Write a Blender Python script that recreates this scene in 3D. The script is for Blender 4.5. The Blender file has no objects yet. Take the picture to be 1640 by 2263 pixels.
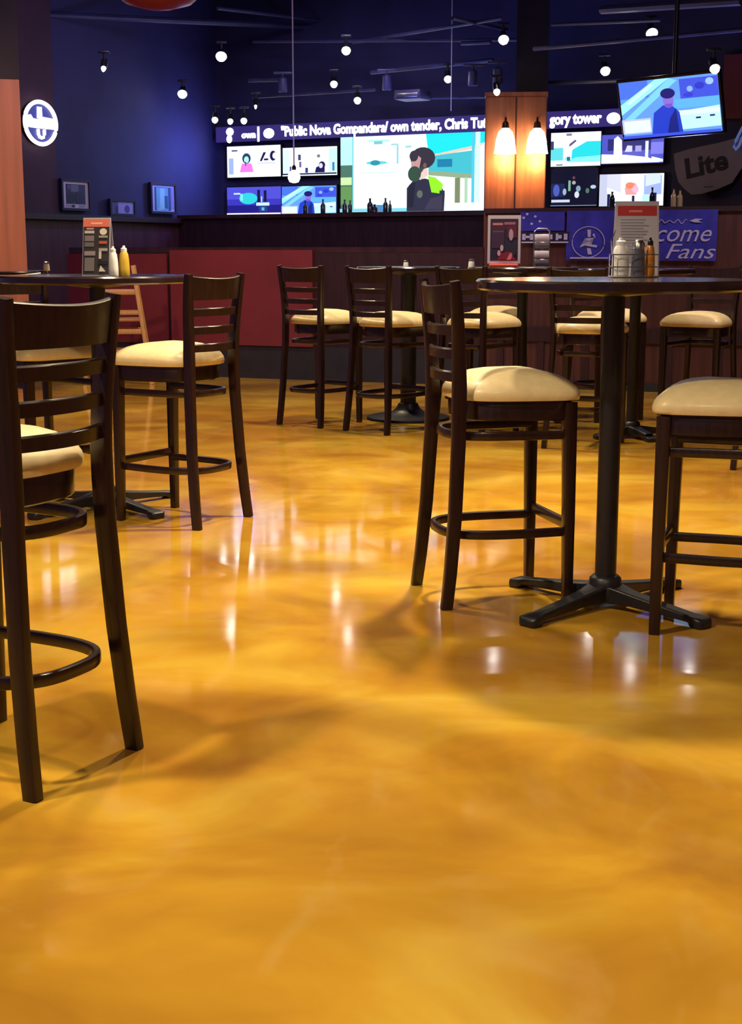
import bpy, math, random
from mathutils import Vector, Matrix
random.seed(7)
C = bpy.context.scene.collection
PI = math.pi

# ------------------------------------------------------------------ camera model (measured from the room)
F, PITCH, CAMH = 3088.0, 0.1845, 1.154
W, H = 1640.0, 2263.0
_c, _s = math.cos(PITCH), math.sin(PITCH)
def ray(px, py):
    u = (px - W/2)/F; v = (py - H/2)/F
    return Vector((u, _c - v*_s, -_s - v*_c))
CAM = Vector((0, 0, CAMH))
def ground(px, py, z=0.0):
    d = ray(px, py); t = (z - CAMH)/d.z
    return CAM + d*t
def atD(px, py, D):
    d = ray(px, py); return CAM + d*(D/d.y)
def onplane(px, py, p0, n):
    d = ray(px, py); t = (Vector(p0) - CAM).dot(n)/d.dot(n)
    return CAM + d*t

# ------------------------------------------------------------------ materials
def nodes(name):
    m = bpy.data.materials.new(name); m.use_nodes = True
    nt = m.node_tree; return m, nt, nt.nodes['Principled BSDF']
def mat(name, col, rough=0.5, metal=0.0, var=0.0, scale=20.0, stretch=(1,1,1), coat=0.0, emit=None, es=0.0, spec=0.5, bump=0.0):
    m, nt, b = nodes(name)
    b.inputs['Roughness'].default_value = rough; b.inputs['Metallic'].default_value = metal
    b.inputs['Coat Weight'].default_value = coat; b.inputs['Coat Roughness'].default_value = 0.15
    b.inputs['Specular IOR Level'].default_value = spec
    b.inputs['Base Color'].default_value = (*col, 1)
    tc = nt.nodes.new('ShaderNodeTexCoord'); mp = nt.nodes.new('ShaderNodeMapping')
    mp.inputs['Scale'].default_value = stretch
    nz = nt.nodes.new('ShaderNodeTexNoise'); nz.inputs['Scale'].default_value = scale; nz.inputs['Detail'].default_value = 4
    nt.links.new(tc.outputs['Object'], mp.inputs['Vector']); nt.links.new(mp.outputs['Vector'], nz.inputs['Vector'])
    if var > 0:
        r = nt.nodes.new('ShaderNodeValToRGB')
        r.color_ramp.elements[0].position = 0.3; r.color_ramp.elements[1].position = 0.7
        r.color_ramp.elements[0].color = (*[max(0, c*(1-var)) for c in col], 1)
        r.color_ramp.elements[1].color = (*[min(1, c*(1+var)) for c in col], 1)
        nt.links.new(nz.outputs['Fac'], r.inputs['Fac']); nt.links.new(r.outputs['Color'], b.inputs['Base Color'])
    if bump > 0:
        bp = nt.nodes.new('ShaderNodeBump'); bp.inputs['Strength'].default_value = bump; bp.inputs['Distance'].default_value = 0.01
        nt.links.new(nz.outputs['Fac'], bp.inputs['Height']); nt.links.new(bp.outputs['Normal'], b.inputs['Normal'])
    if emit:
        b.inputs['Emission Color'].default_value = (*emit, 1); b.inputs['Emission Strength'].default_value = es
    return m
def vcol_mat(name, rough=0.6, es=0.0, diffuse=1.0):
    m, nt, b = nodes(name)
    at = nt.nodes.new('ShaderNodeAttribute'); at.attribute_name = 'Col'
    b.inputs['Roughness'].default_value = rough
    if es > 0:
        b.inputs['Base Color'].default_value = (0.01, 0.01, 0.012, 1)
        nt.links.new(at.outputs['Color'], b.inputs['Emission Color']); b.inputs['Emission Strength'].default_value = es
    else:
        nt.links.new(at.outputs['Color'], b.inputs['Base Color'])
    return m
def srgb(r, g, b):
    f = lambda c: (c/255/12.92) if c <= 10 else ((c/255+0.055)/1.055)**2.4
    return (f(r), f(g), f(b))

M = {}
M['wood'] = mat('espresso_wood', (0.017, 0.0056, 0.0052), 0.32, var=0.40, scale=14, stretch=(6,6,0.6), coat=0.25)
M['vinyl'] = mat('cream_vinyl', srgb(226,206,160), 0.42, var=0.06, scale=30, coat=0.1, bump=0.03)
M['tabletop'] = mat('dark_laminate', (0.022, 0.011, 0.012), 0.16, var=0.4, scale=8, coat=0.5)
M['rim'] = mat('black_rim', (0.012, 0.009, 0.010), 0.4)
M['iron'] = mat('black_cast_iron', (0.012, 0.012, 0.017), 0.40, var=0.2, scale=60, bump=0.05)
M['barwood'] = mat('dark_bar_wood', (0.030, 0.0105, 0.014), 0.42, var=0.3, scale=6, stretch=(4,4,0.5))
M['bartop'] = mat('bar_top_wood', (0.045, 0.018, 0.016), 0.2, var=0.3, scale=6, coat=0.4)
M['redpanel'] = mat('burgundy_panel', (0.185, 0.022, 0.030), 0.5, var=0.12, scale=3)
M['kick'] = mat('black_kick', (0.016, 0.017, 0.022), 0.55, var=0.2, scale=8)
M['partwood'] = mat('partition_wood', (0.075, 0.024, 0.018), 0.45, var=0.3, scale=5, stretch=(5,5,0.4))
M['pillar'] = mat('honey_oak_pillar', (0.33, 0.105, 0.042), 0.5, var=0.22, scale=4, stretch=(6,6,0.35))
M['columnwood'] = mat('chestnut_column', (0.42, 0.16, 0.075), 0.5, var=0.18, scale=3, stretch=(6,6,0.3))
M['darkcol'] = mat('dark_column_paint', (0.014, 0.010, 0.014), 0.7, var=0.2, scale=5)
M['navy'] = mat('navy_wall_paint', (0.036, 0.034, 0.105), 0.75, var=0.15, scale=2)
M['tvwall'] = mat('midnight_wall_paint', (0.030, 0.030, 0.085), 0.7, var=0.2, scale=2)
M['wains'] = mat('maroon_wainscot', (0.075, 0.024, 0.036), 0.5, var=0.25, scale=4, stretch=(4,4,0.5))
M['maroon'] = mat('dark_maroon_wall', (0.062, 0.022, 0.034), 0.7, var=0.15, scale=2)
M['ceil'] = mat('black_ceiling', (0.030, 0.030, 0.085), 0.85, var=0.3, scale=1.5)
M['pipe'] = mat('painted_pipe', (0.045, 0.045, 0.10), 0.45, var=0.2, scale=6)
M['blackplastic'] = mat('black_plastic', (0.010, 0.010, 0.012), 0.35)
M['steel'] = mat('brushed_steel', (0.55, 0.55, 0.58), 0.28, metal=1.0, var=0.1, scale=40)
M['bulb'] = mat('glowing_lens', (1, 1, 1), 0.3, emit=(1.0, 0.93, 0.86), es=22.0)
M['sconceglass'] = mat('glowing_frosted_glass', (1, .95, .85), 0.3, emit=(1.0, 0.80, 0.50), es=11.0)
M['pendglass'] = mat('glowing_pendant_glass', (1, .95, .85), 0.3, emit=(1.0, 0.90, 0.78), es=7.0)
M['bronze'] = mat('dark_bronze', (0.06, 0.035, 0.02), 0.35, metal=0.8)
M['cable'] = mat('pale_cable', (0.62, 0.64, 0.85), 0.5)
M['screen'] = vcol_mat('screen_picture', 0.25, es=1.35)
M['neon'] = vcol_mat('neon_light', 0.3, es=2.6)
M['led'] = mat('led_letters', (1,1,1), 0.4, emit=(0.93, 0.86, 1.0), es=4.5)
M['ledback'] = mat('led_panel', (0.01,0.008,0.03), 0.35, emit=(0.045, 0.03, 0.21), es=0.8)
M['print'] = vcol_mat('printed_card', 0.55)
M['banner'] = mat('royal_blue_vinyl', (0.030, 0.032, 0.42), 0.5, var=0.35, scale=7)
M['bannerink'] = mat('pale_banner_ink', (0.50, 0.50, 0.80), 0.6)
M['inkdark'] = mat('dark_sign_ink', (0.006, 0.005, 0.02), 0.6)
M['signwhite'] = mat('grey_white_sign', (0.22, 0.20, 0.27), 0.6, var=0.08, scale=4)
M['neonblue'] = mat('faint_blue_tube', (0.20, 0.28, 0.62), 0.4, emit=(0.10, 0.16, 0.45), es=0.5)  # tube with a weak blue emission
M['whiteplastic'] = mat('white_plastic', (0.82, 0.82, 0.84), 0.4)
M['mustard'] = mat('mustard_yellow', srgb(206,170,60), 0.4)
M['amber'] = mat('amber_sauce', srgb(190,120,30), 0.3, coat=0.5)
M['acrylic'] = mat('pale_acrylic', (0.55, 0.53, 0.68), 0.25, coat=0.3)
M['redbase'] = mat('red_base', srgb(205,90,80), 0.4)
M['birch'] = mat('pale_birch', srgb(196,150,88), 0.45, var=0.12, scale=10, stretch=(5,5,0.5))
M['redglass'] = mat('red_lamp_shade', (0.16, 0.012, 0.018), 0.35, emit=(0.35, 0.02, 0.03), es=0.06)
M['pepper'] = mat('dark_shaker_glass', (0.10, 0.10, 0.14), 0.12, coat=0.6)
M['bottle'] = mat('dark_bottle_glass', (0.010, 0.012, 0.016), 0.12, coat=0.5)
M['palebottle'] = mat('pale_bottle_glass', (0.42, 0.30, 0.16), 0.15, coat=0.5)

def floor_mat():
    m, nt, b = nodes('gold_metallic_epoxy')
    N = nt.nodes.new; L = nt.links.new
    tc = N('ShaderNodeTexCoord')
    def noise(sc, det, dist, stretch=(1,1,1), rz=0):
        mp = N('ShaderNodeMapping'); mp.inputs['Scale'].default_value = stretch; mp.inputs['Rotation'].default_value = (0,0,rz)
        n = N('ShaderNodeTexNoise'); n.inputs['Scale'].default_value = sc; n.inputs['Detail'].default_value = det; n.inputs['Distortion'].default_value = dist
        L(tc.outputs['Object'], mp.inputs['Vector']); L(mp.outputs['Vector'], n.inputs['Vector']); return n
    n1 = noise(2.0, 6, 0.9, (0.75, 1.0, 1), 0.5)
    r1 = N('ShaderNodeValToRGB'); e = r1.color_ramp.elements
    e[0].position = 0.30; e[0].color = (0.39, 0.175, 0.022, 1)
    e[1].position = 0.70; e[1].color = (0.62, 0.41, 0.052, 1)
    k = e.new(0.5); k.color = (0.52, 0.28, 0.026, 1)
    L(n1.outputs['Fac'], r1.inputs['Fac'])
    n2 = noise(2.6, 6, 2.2, (1, .6, 1), -0.4)
    r2 = N('ShaderNodeValToRGB'); e = r2.color_ramp.elements
    e[0].position = 0.55; e[0].color = (0,0,0,1); e[1].position = 0.78; e[1].color = (1,1,1,1)
    L(n2.outputs['Fac'], r2.inputs['Fac'])
    mx = N('ShaderNodeMix'); mx.data_type = 'RGBA'
    mul = N('ShaderNodeMath'); mul.operation = 'MULTIPLY'; mul.inputs[1].default_value = 0.6
    L(r2.outputs['Color'], mul.inputs[0]); L(mul.outputs[0], mx.inputs['Factor'])
    L(r1.outputs['Color'], mx.inputs['A']); mx.inputs['B'].default_value = (0.56, 0.36, 0.105, 1)
    n3 = noise(0.9, 4, 1.4, (1, 1, 1), 1.1)
    r3 = N('ShaderNodeValToRGB'); e = r3.color_ramp.elements
    e[0].position = 0.36; e[0].color = (0.66,0.60,0.58,1); e[1].position = 0.62; e[1].color = (1,1,1,1)
    L(n3.outputs['Fac'], r3.inputs['Fac'])
    m2 = N('ShaderNodeMix'); m2.data_type = 'RGBA'; m2.blend_type = 'MULTIPLY'; m2.inputs['Factor'].default_value = 1.0
    L(mx.outputs['Result'], m2.inputs['A']); L(r3.outputs['Color'], m2.inputs['B'])
    L(m2.outputs['Result'], b.inputs['Base Color'])
    rr = N('ShaderNodeMapRange'); rr.inputs['To Min'].default_value = 0.05; rr.inputs['To Max'].default_value = 0.12
    L(n2.outputs['Fac'], rr.inputs['Value']); L(rr.outputs['Result'], b.inputs['Roughness'])
    n4 = noise(5.0, 2, 0.3)
    bp = N('ShaderNodeBump'); bp.inputs['Strength'].default_value = 0.02; bp.inputs['Distance'].default_value = 0.02
    L(n4.outputs['Fac'], bp.inputs['Height']); L(bp.outputs['Normal'], b.inputs['Normal'])
    b.inputs['Specular IOR Level'].default_value = 0.30
    return m
M['floor'] = floor_mat()

# ------------------------------------------------------------------ mesh builder
class MB:
    def __init__(s): s.v = []; s.f = []; s.c = []
    def add(s, vs, fs, col=None):
        o = len(s.v); s.v += [Vector(v) for v in vs]
        for f in fs: s.f.append([o+i for i in f]); s.c.append(col)
    def box(s, c, d, col=None, mtx=None):
        x, y, z = [k/2 for k in d]
        vs = [Vector((sx*x, sy*y, sz*z)) for sz in (-1,1) for sy in (-1,1) for sx in (-1,1)]
        if mtx: vs = [mtx @ v for v in vs]
        vs = [v + Vector(c) for v in vs]
        s.add(vs, [(0,2,3,1),(4,5,7,6),(0,1,5,4),(2,6,7,3),(0,4,6,2),(1,3,7,5)], col)
    def rbox(s, c, d, r, col=None):
        """box with rounded vertical edges and chamfered rims"""
        x, y, z = [k/2 for k in d]; prof = []
        for (cx, cy, a0) in ((x-r,y-r,0),(-x+r,y-r,PI/2),(-x+r,-y+r,PI),(x-r,-y+r,1.5*PI)):
            for k in range(4):
                a = a0 + k*PI/6; prof.append((cx, cy, math.cos(a), math.sin(a)))
        rings = []
        for (zz, q) in ((-z, 0), (-z+r, 1), (z-r, 1), (z, 0)):
            rings.append([Vector((c[0]+px+ca*r*(1 if q else .4), c[1]+py+sa*r*(1 if q else .4), c[2]+zz)) for (px,py,ca,sa) in prof])
        s.loft(rings, closed=True, caps=True, col=col)
    def loft(s, rings, closed=True, caps=True, col=None, loop=False):
        n = len(rings[0]); o = len(s.v)
        for r in rings: s.v += [Vector(p) for p in r]
        m = len(rings)
        for i in range(m if loop else m-1):
            j = (i+1) % m
            for k in range(n if closed else n-1):
                a, b2 = o+i*n+k, o+i*n+(k+1)%n
                c2, d = o+j*n+(k+1)%n, o+j*n+k
                s.f.append([a,b2,c2,d]); s.c.append(col)
        if caps and not loop:
            s.f.append([o+k for k in range(n)][::-1]); s.c.append(col)
            s.f.append([o+(m-1)*n+k for k in range(n)]); s.c.append(col)
    def lathe(s, prof, c=(0,0,0), seg=24, col=None, mtx=None, cap=True):
        rings = []
        for r, z in prof:
            ring = [Vector((r*math.cos(2*PI*k/seg), r*math.sin(2*PI*k/seg), z)) for k in range(seg)]
            if mtx: ring = [mtx @ p for p in ring]
            rings.append([p + Vector(c) for p in ring])
        s.loft(rings, True, cap, col)
    def sweep(s, path, w, d, up=(0,0,1), rnd=0.3, loop=False, col=None):
        """rounded rectangular section (w across, d in the other direction) along a path; w, d scalars or lists. 'across' = tangent x up"""
        P = [Vector(p) for p in path]; n = len(P); rings = []
        for i in range(n):
            if loop: t = P[(i+1)%n] - P[(i-1)%n]
            else: t = P[min(i+1,n-1)] - P[max(i-1,0)]
            t.normalize(); U = Vector(up)
            a = t.cross(U); a.normalize(); b2 = a.cross(t); b2.normalize()
            ww = (w[i] if isinstance(w,(list,tuple)) else w)/2; dd = (d[i] if isinstance(d,(list,tuple)) else d)/2
            r = min(ww,dd)*rnd; ring = []
            for (sx, sy, a0) in ((1,1,0),(-1,1,PI/2),(-1,-1,PI),(1,-1,1.5*PI)):
                for k in range(3):
                    an = a0 + k*PI/4
                    ring.append(P[i] + a*(sx*(ww-r)+r*math.cos(an)) + b2*(sy*(dd-r)+r*math.sin(an)))
            rings.append(ring)
        s.loft(rings, True, True, col, loop)
    def tube(s, path, r, seg=10, col=None, loop=False):
        P = [Vector(p) for p in path]; n = len(P); rings = []
        for i in range(n):
            t = (P[(i+1)%n]-P[(i-1)%n]) if loop else (P[min(i+1,n-1)]-P[max(i-1,0)])
            t.normalize(); U = Vector((0,0,1)) if abs(t.z) < .95 else Vector((1,0,0))
            a = t.cross(U).normalized(); b2 = a.cross(t).normalized()
            rr = r[i] if isinstance(r,(list,tuple)) else r
            rings.append([P[i] + a*rr*math.cos(2*PI*k/seg) + b2*rr*math.sin(2*PI*k/seg) for k in range(seg)])
        s.loft(rings, True, True, col, loop)
    def prism(s, poly, z0, z1, col=None, f=None):
        """poly in 2D, extruded z0..z1 then mapped by f"""
        f = f or (lambda v: v); n = len(poly)
        vs = [f(Vector((x,y,z0))) for x,y in poly] + [f(Vector((x,y,z1))) for x,y in poly]
        fs = [list(range(n))[::-1], [n+k for k in range(n)]] + [(k,(k+1)%n,n+(k+1)%n,n+k) for k in range(n)]
        s.add(vs, fs, col)
    def build(s, name, m, parent=None, smooth=True, loc=None, ang=40):
        me = bpy.data.meshes.new(name); me.from_pydata([tuple(v) for v in s.v], [], s.f)
        me.materials.append(m)
        if any(c is not None for c in s.c):
            at = me.color_attributes.new('Col', 'FLOAT_COLOR', 'CORNER'); i = 0
            for f, c in zip(me.polygons, s.c):
                for _ in f.vertices:
                    at.data[i].color = (*(c or (0,0,0)), 1); i += 1
        me.update()
        import bmesh
        bm = bmesh.new(); bm.from_mesh(me); bmesh.ops.recalc_face_normals(bm, faces=bm.faces) if not any(c is not None for c in s.c) else None
        if smooth:
            for f in bm.faces: f.smooth = True
            for e in bm.edges:
                if len(e.link_faces) == 2 and e.calc_face_angle(0) > math.radians(ang): e.smooth = False
        bm.to_mesh(me); bm.free()
        o = bpy.data.objects.new(name, me); C.objects.link(o)
        if parent: o.parent = parent
        if loc is not None: o.location = loc
        return o

def tag(o, label=None, cat=None, group=None, kind=None):
    if label: o['label'] = label
    if cat: o['category'] = cat
    if group: o['group'] = group
    if kind: o['kind'] = kind
    return o
def thing(name, label, cat, loc=(0,0,0), rotz=0.0, group=None):
    o = bpy.data.objects.new(name, None); C.objects.link(o); o.empty_display_size = .1
    o.location = loc; o.rotation_euler = (0,0,rotz)
    return tag(o, label, cat, group)
def struct(name, mb, m, label=None, smooth=False):
    o = mb.build(name, m, smooth=smooth); o['kind'] = 'structure'
    if label: o['label'] = label
    return o
def kids(o): return [c for c in bpy.data.objects if c.parent is o]
def dup(root, loc, rotz, label, group=None):
    r = root.copy(); C.objects.link(r); r.location = loc; r.rotation_euler = (0,0,rotz); r['label'] = label
    if group: r['group'] = group
    for ch in kids(root):
        c = ch.copy(); C.objects.link(c); c.parent = r
        for g in kids(ch):
            d = g.copy(); C.objects.link(d); d.parent = c
    return r
def text_obj(name, body, size, m, mtx, parent, extrude=0.002, shear=0.0, bold=0.0, width=None, space=1.0):
    cu = bpy.data.curves.new(name, 'FONT'); cu.body = body; cu.size = size; cu.extrude = extrude; cu.shear = shear; cu.offset = bold
    cu.space_character = space; cu.align_x = 'CENTER'; cu.align_y = 'CENTER'; cu.resolution_u = 3
    t = bpy.data.objects.new('tmp_text', cu); C.objects.link(t)
    dg = bpy.context.evaluated_depsgraph_get(); dg.update()
    me = bpy.data.meshes.new_from_object(t.evaluated_get(dg))
    bpy.data.objects.remove(t); bpy.data.curves.remove(cu)
    me.name = name
    if width:
        xs = [v.co.x for v in me.vertices]; k = width/(max(xs)-min(xs))
        for v in me.vertices: v.co.x *= k
    me.transform(mtx); me.materials.clear(); me.materials.append(m)
    o = bpy.data.objects.new(name, me); C.objects.link(o)
    if parent: o.parent = parent
    return o
def basis(origin, right, up):
    r = Vector(right).normalized(); u = Vector(up).normalized(); n = r.cross(u)
    m = Matrix((r, u, n)).transposed().to_4x4(); m.translation = Vector(origin); return m

# ------------------------------------------------------------------ room shell
RA = math.radians(27)
Un = Vector((math.cos(RA), -math.sin(RA), 0))      # along the screen wall, to the right
Nn = Vector((math.sin(RA), math.cos(RA), 0))       # away from us
Z = Vector((0,0,1))
CORN = Vector((-2.03, 19.0, 0))                     # far left corner
CEIL = 4.4
def wallbox(mb, p, u, n, t0, t1, z0, z1, d0, d1, col=None):
    """box on a wall: t along u from p, depth d along n (positive away)"""
    vs = [p + u*t + n*d + Z*z for z in (z0,z1) for d in (d0,d1) for t in (t0,t1)]
    mb.add(vs, [(0,2,3,1),(4,5,7,6),(0,1,5,4),(2,6,7,3),(0,4,6,2),(1,3,7,5)], col)

mb = MB(); mb.box((1, 10, -0.05), (24, 30, 0.1)); struct('floor', mb, M['floor'])
mb = MB(); mb.box((1, 10, CEIL+0.05), (24, 30, 0.1)); struct('ceiling', mb, M['ceil'])
mb = MB(); wallbox(mb, CORN, Un, Nn, -0.1, 10.5, 0, CEIL, 0, 0.15); struct('wall_far', mb, M['tvwall'])
LW = -Nn                                            # left wall runs toward us
mb = MB(); wallbox(mb, CORN, LW, -Un, 0, 6.5, 0, CEIL, 0, 0.15); struct('wall_left', mb, M['navy'])
mb = MB(); wallbox(mb, CORN, LW, -Un, 0.0, 6.4, 0, 1.50, -0.05, 0); struct('trim_1', mb, M['wains'])
_t0 = (onplane(122,300,CORN+Un*.03,Un)-CORN).dot(LW)
mb = MB(); wallbox(mb, CORN, LW, -Un, _t0, 6.5, 0, CEIL, -0.03, 0); struct('trim_50', mb, M['maroon'])
mb = MB(); wallbox(mb, CORN, LW, -Un, 0.0, 6.4, 1.50, 1.56, -0.13, 0); struct('trim_2', mb, M['barwood'])
mb = MB(); wallbox(mb, CORN+Un*10.5, -Nn, Un, 0, 16, 0, CEIL, 0, 0.15); struct('wall_right', mb, M['wains'])

# back bar ledge in front of the screens
p0 = CORN + (-Nn)*1.0
mb = MB(); wallbox(mb, p0, Un, Nn, 0.06, 4.55, 0, 1.555, 0, 0.25); struct('wall_back_bar', mb, M['barwood'])
mb = MB(); wallbox(mb, p0, Un, Nn, 0.06, 4.55, 1.555, 1.60, -0.05, 0.33); struct('trim_3', mb, M['bartop'])

# bar front : measured at the kick line
B0 = ground(280, 826); B1 = ground(1420, 865)
Ub = (B1-B0); Ub.z = 0; Ub.normalize(); Nb = Vector((-Ub.y, Ub.x, 0))
def tb(px, py=560):                                 # distance along the bar line for a picture column
    q = onplane(px, py, B0, Nb); return (q-B0).dot(Ub)
def zb(px, py): return onplane(px, py, B0, Nb).z
tL, tR = tb(150), tb(1068)
tA, tB = tb(378), tb(693)
bar = thing('bar_counter', 'long dark wood bar counter with burgundy front panel behind the bar stools', 'bar counter', B0)
mb = MB(); wallbox(mb, Vector((0,0,0)), Ub, Nb, tL, tR, 0.30, 1.14, 0.02, 0.6); mb.build('front_panel', M['barwood'], bar, smooth=False)
mb = MB(); wallbox(mb, Vector((0,0,0)), Ub, Nb, tL, tR, 0.0, 0.30, -0.012, 0.6); tag(mb.build('kick_plate', M['kick'], bar, smooth=False), 'black kick plate along the floor')
mb = MB(); wallbox(mb, Vector((0,0,0)), Ub, Nb, tA, tB, 0.302, 1.165, -0.03, 0.018); tag(mb.build('red_panel', M['redpanel'], bar, smooth=False), 'burgundy red panel')
mb = MB(); wallbox(mb, Vector((0,0,0)), Ub, Nb, tL, tA-.04, 0.302, 1.13, -0.02, 0.018); tag(mb.build('side_panel', M['redpanel'], bar, smooth=False), 'burgundy panel left of the seam')
mb = MB(); wallbox(mb, Vector((0,0,0)), Ub, Nb, tL, tR, 1.142, 1.19, 0.019, 0.7); mb.build('countertop', M['bartop'], bar, smooth=False)

# tall partition to the right, with panelling
tP0, tP1 = tR+0.01, tb(1900)
mb = MB(); wallbox(mb, B0, Ub, Nb, tP0, tP1, 0, 1.47, 0, 0.2); struct('wall_partition', mb, M['partwood'])
mb = MB(); wallbox(mb, B0, Ub, Nb, tP0, tP1, 1.47, 1.51, -0.04, 0.26); struct('trim_4', mb, M['barwood'])
mb = MB(); wallbox(mb, B0, Ub, Nb, tP0, tP1, 0.0, 0.07, -0.02, 0); struct('baseboard_partition', mb, M['kick'])
mb = MB(); wallbox(mb, B0, Ub, Nb, tP0, tP1, 0.40, 0.52, -0.025, 0); struct('trim_5', mb, M['barwood'])
k = 6
for px in (1110, 1200, 1300, 1395, 1487, 1600, 1720):
    t = tb(px); mb = MB(); wallbox(mb, B0, Ub, Nb, t-.03, t+.03, 0.07, 0.40, -0.02, 0); struct('trim_%d' % k, mb, M['barwood']); k += 1

# pillar with sconces
PD = 15.3
pl = atD(1076, 330, PD); pr = atD(1217, 330, PD)
pc = (pl+pr)/2; pw = (pr-pl).length
PA = math.radians(6)
pil = thing('support_pillar', 'honey oak clad pillar carrying two glowing wall sconces', 'pillar', (pc.x, pc.y+pw/2, 0), -PA)
pil['kind'] = 'structure'
ztop = atD(1147, 212, PD).z
mb = MB(); mb.rbox((0,0,ztop/2), (pw*0.96, pw, ztop), 0.012); mb.build('oak_cladding', M['pillar'], pil, smooth=False)
mb = MB(); mb.box((0,0,ztop+.02), (pw*0.98, pw*1.02, .04)); mb.build('cap_trim', M['pillar'], pil, smooth=False)
mb = MB(); mb.box((pw*.24, pw*.1, (ztop+.04+CEIL)/2), (pw*.5, pw*.6, CEIL-ztop-.04)); mb.build('upper_shaft', M['darkcol'], pil, smooth=False)
mb = MB(); mb.box((0, -pw/2-.004, (ztop)/2), (.012, .012, ztop-.02)); mb.build('seam_strip', M['bronze'], pil, smooth=False)

# left wooden column
cD = 11.6
cr = atD(52, 400, cD)
zs = atD(30, 175, cD).z
col = thing('wall_column', 'chestnut wood column at the left edge beside the oval neon sign', 'column', (cr.x-.45*math.cos(.27)-.06*math.sin(.27), cr.y-.45*math.sin(.27)+.06*math.cos(.27), 0), 0.27); col['kind'] = 'structure'
mb = MB(); mb.box((0,0,zs/2), (.9,.12,zs)); mb.build('wood_shaft', M['columnwood'], col, smooth=False)
mb = MB(); mb.box((0,-.004,(zs+CEIL)/2), (.91,.13,CEIL-zs)); mb.build('dark_soffit', M['darkcol'], col, smooth=False)

# ------------------------------------------------------------------ ceiling steel, pipes and tracks
tr_n = 14
def beam(p, q, r, m=M['pipe'], seg=8):
    global tr_n
    mb = MB(); mb.tube([p, q], r, seg); o = struct('trim_%d' % tr_n, mb, m, smooth=True); tr_n += 1; return o
def sb(px0, py0, D0, px1, py1, D1, r): beam(atD(px0,py0,D0), atD(px1,py1,D1), r)
sb(-60, 25, 15.5, 700, 60, 18.5, .035)
sb(480, 18, 16.5, 730, 48, 18.5, .02)
sb(560, 92, 17.8, 1150, 88, 15.6, .018)
sb(780, 94, 17.2, 1110, 40, 15.0, .02)
sb(1000, 40, 15.0, 1120, 66, 15.8, .02)
sb(1180, 108, 15.0, 1700, 60, 13.0, .022)
sb(1220, 55, 15.2, 1460, 44, 14.0, .018)
sb(1330, 22, 14.2, 1640, 2, 12.6, .04)
sb(820, 160, 17.0, 1090, 133, 16.2, .025)
sb(560, 215, 18.0, 830, 198, 17.0, .018)
sb(550, 178, 17.6, 620, 176, 17.4, .025)
sb(1020, 96, 15.8, 1085, 93, 15.5, .022)
sb(1180, 184, 15.9, 1380, 178, 15.0, .022)
sb(930, 218, 16.6, 1100, 215, 16.0, .012)

# track lights
def spot_fixture(px, py, D, label, r=.05, aim=(0.02,-0.72,-0.69), big=False):
    p = atD(px, py, D)
    a = Vector(aim).normalized()
    t = thing('track_light', label, 'light', p, 0, 'ceiling track spotlights')
    q = Vector((0,0,-1)).rotation_difference(a).to_matrix().to_4x4()
    def f(prof, nm, m, seg=16):
        b = MB(); b.lathe(prof, (0,0,0), seg, mtx=q); return b.build(nm, m, t)
    f([(.02,.13),(.034,.12),(.036,.05),(r+.006,.012),(r+.006,.004),(r+.003,.010)], 'housing', M['blackplastic'])
    f([(.004,-.045),(r*.55,-.040),(r*.88,-.022),(r,0.0),(r*.9,.02),(.01,.026)], 'lens', M['bulb'])
    top = -a*.13
    b = MB(); b.tube([top*.6, top*.6+Vector((0,0,.10)), ], .012, 8); b.build('stem', M['blackplastic'], t)
    b = MB(); b.rbox((top.x*.6, top.y*.6, top.z*.6+.11), (.12,.03,.025), .008); b.build('track_adapter', M['blackplastic'], t)
    return t
tracks = [
 (489,125,16.2,'large bright ceiling spotlight high above the left group of screens',.075),
 (403,208,17.6,'large bright spotlight lower down against the navy left wall',.07),
 (765,112,15.9,'bright ceiling spotlight high above the left edge of the big screen',.06),
 (1113,88,15.0,'bright ceiling spotlight just left of the dark upper pillar shaft',.065),
 (1441,74,14.4,'bright ceiling spotlight highest above the tilted hanging television',.07),
 (738,186,16.8,'small ceiling spotlight left of centre just under the pipe runs',.05),
 (790,222,16.8,'small low ceiling spotlight directly above the big screen ticker',.05),
 (990,175,16.0,'small ceiling spotlight beside the thin cable above the big screen',.05),
 (1338,157,14.8,'ceiling spotlight just left of the tilted hanging television',.06),
 (1580,152,12.3,'ceiling spotlight at the top right corner of the hanging television',.05),
 (475,265,17.4,'leftmost of three small lamps above the top left screen',.045),
 (509,268,17.4,'middle one of three small lamps above the top left screen',.04),
 (539,267,17.2,'rightmost of three small lamps above the top left screen',.045),
 (229,151,14.6,'tiny lone spotlight on the dark wall above the oval neon sign',.028),
 (1098,203,14.9,'small spotlight touching the top left corner of the oak pillar',.04),
 (565,235,17.2,'faint tiny spotlight above the three small lamps',.018),
]
for px,py,D,lab,r in tracks: spot_fixture(px,py,D,lab,r*.78)
# dark unlit heads along the track
for px,py,D,lab in [(855,185,16.6,'unlit black track head right of the small centre spotlights'),
                    (1045,175,15.9,'unlit black track head left of the oak pillar'),
                    (1100,170,15.6,'unlit black track head at the dark upper pillar shaft'),
                    (625,190,17.2,'unlit black track head left of the pendant cable')]:
    p = atD(px,py,D); t = thing('ceiling_spotlight', lab, 'light', p, 0, 'unlit track heads')
    b = MB(); b.lathe([(.03,.10),(.05,.08),(.055,-.06),(.05,-.07),(.01,-.05)], seg=14); b.build('housing', M['pipe'], t)
    b = MB(); b.rbox((0,0,.15),(.22,.03,.025),.006); b.build('track_adapter', M['pipe'], t)
    b = MB(); b.tube([(0,0,.09),(0,0,.145)], .01, 8); b.build('stem', M['pipe'], t)
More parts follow.
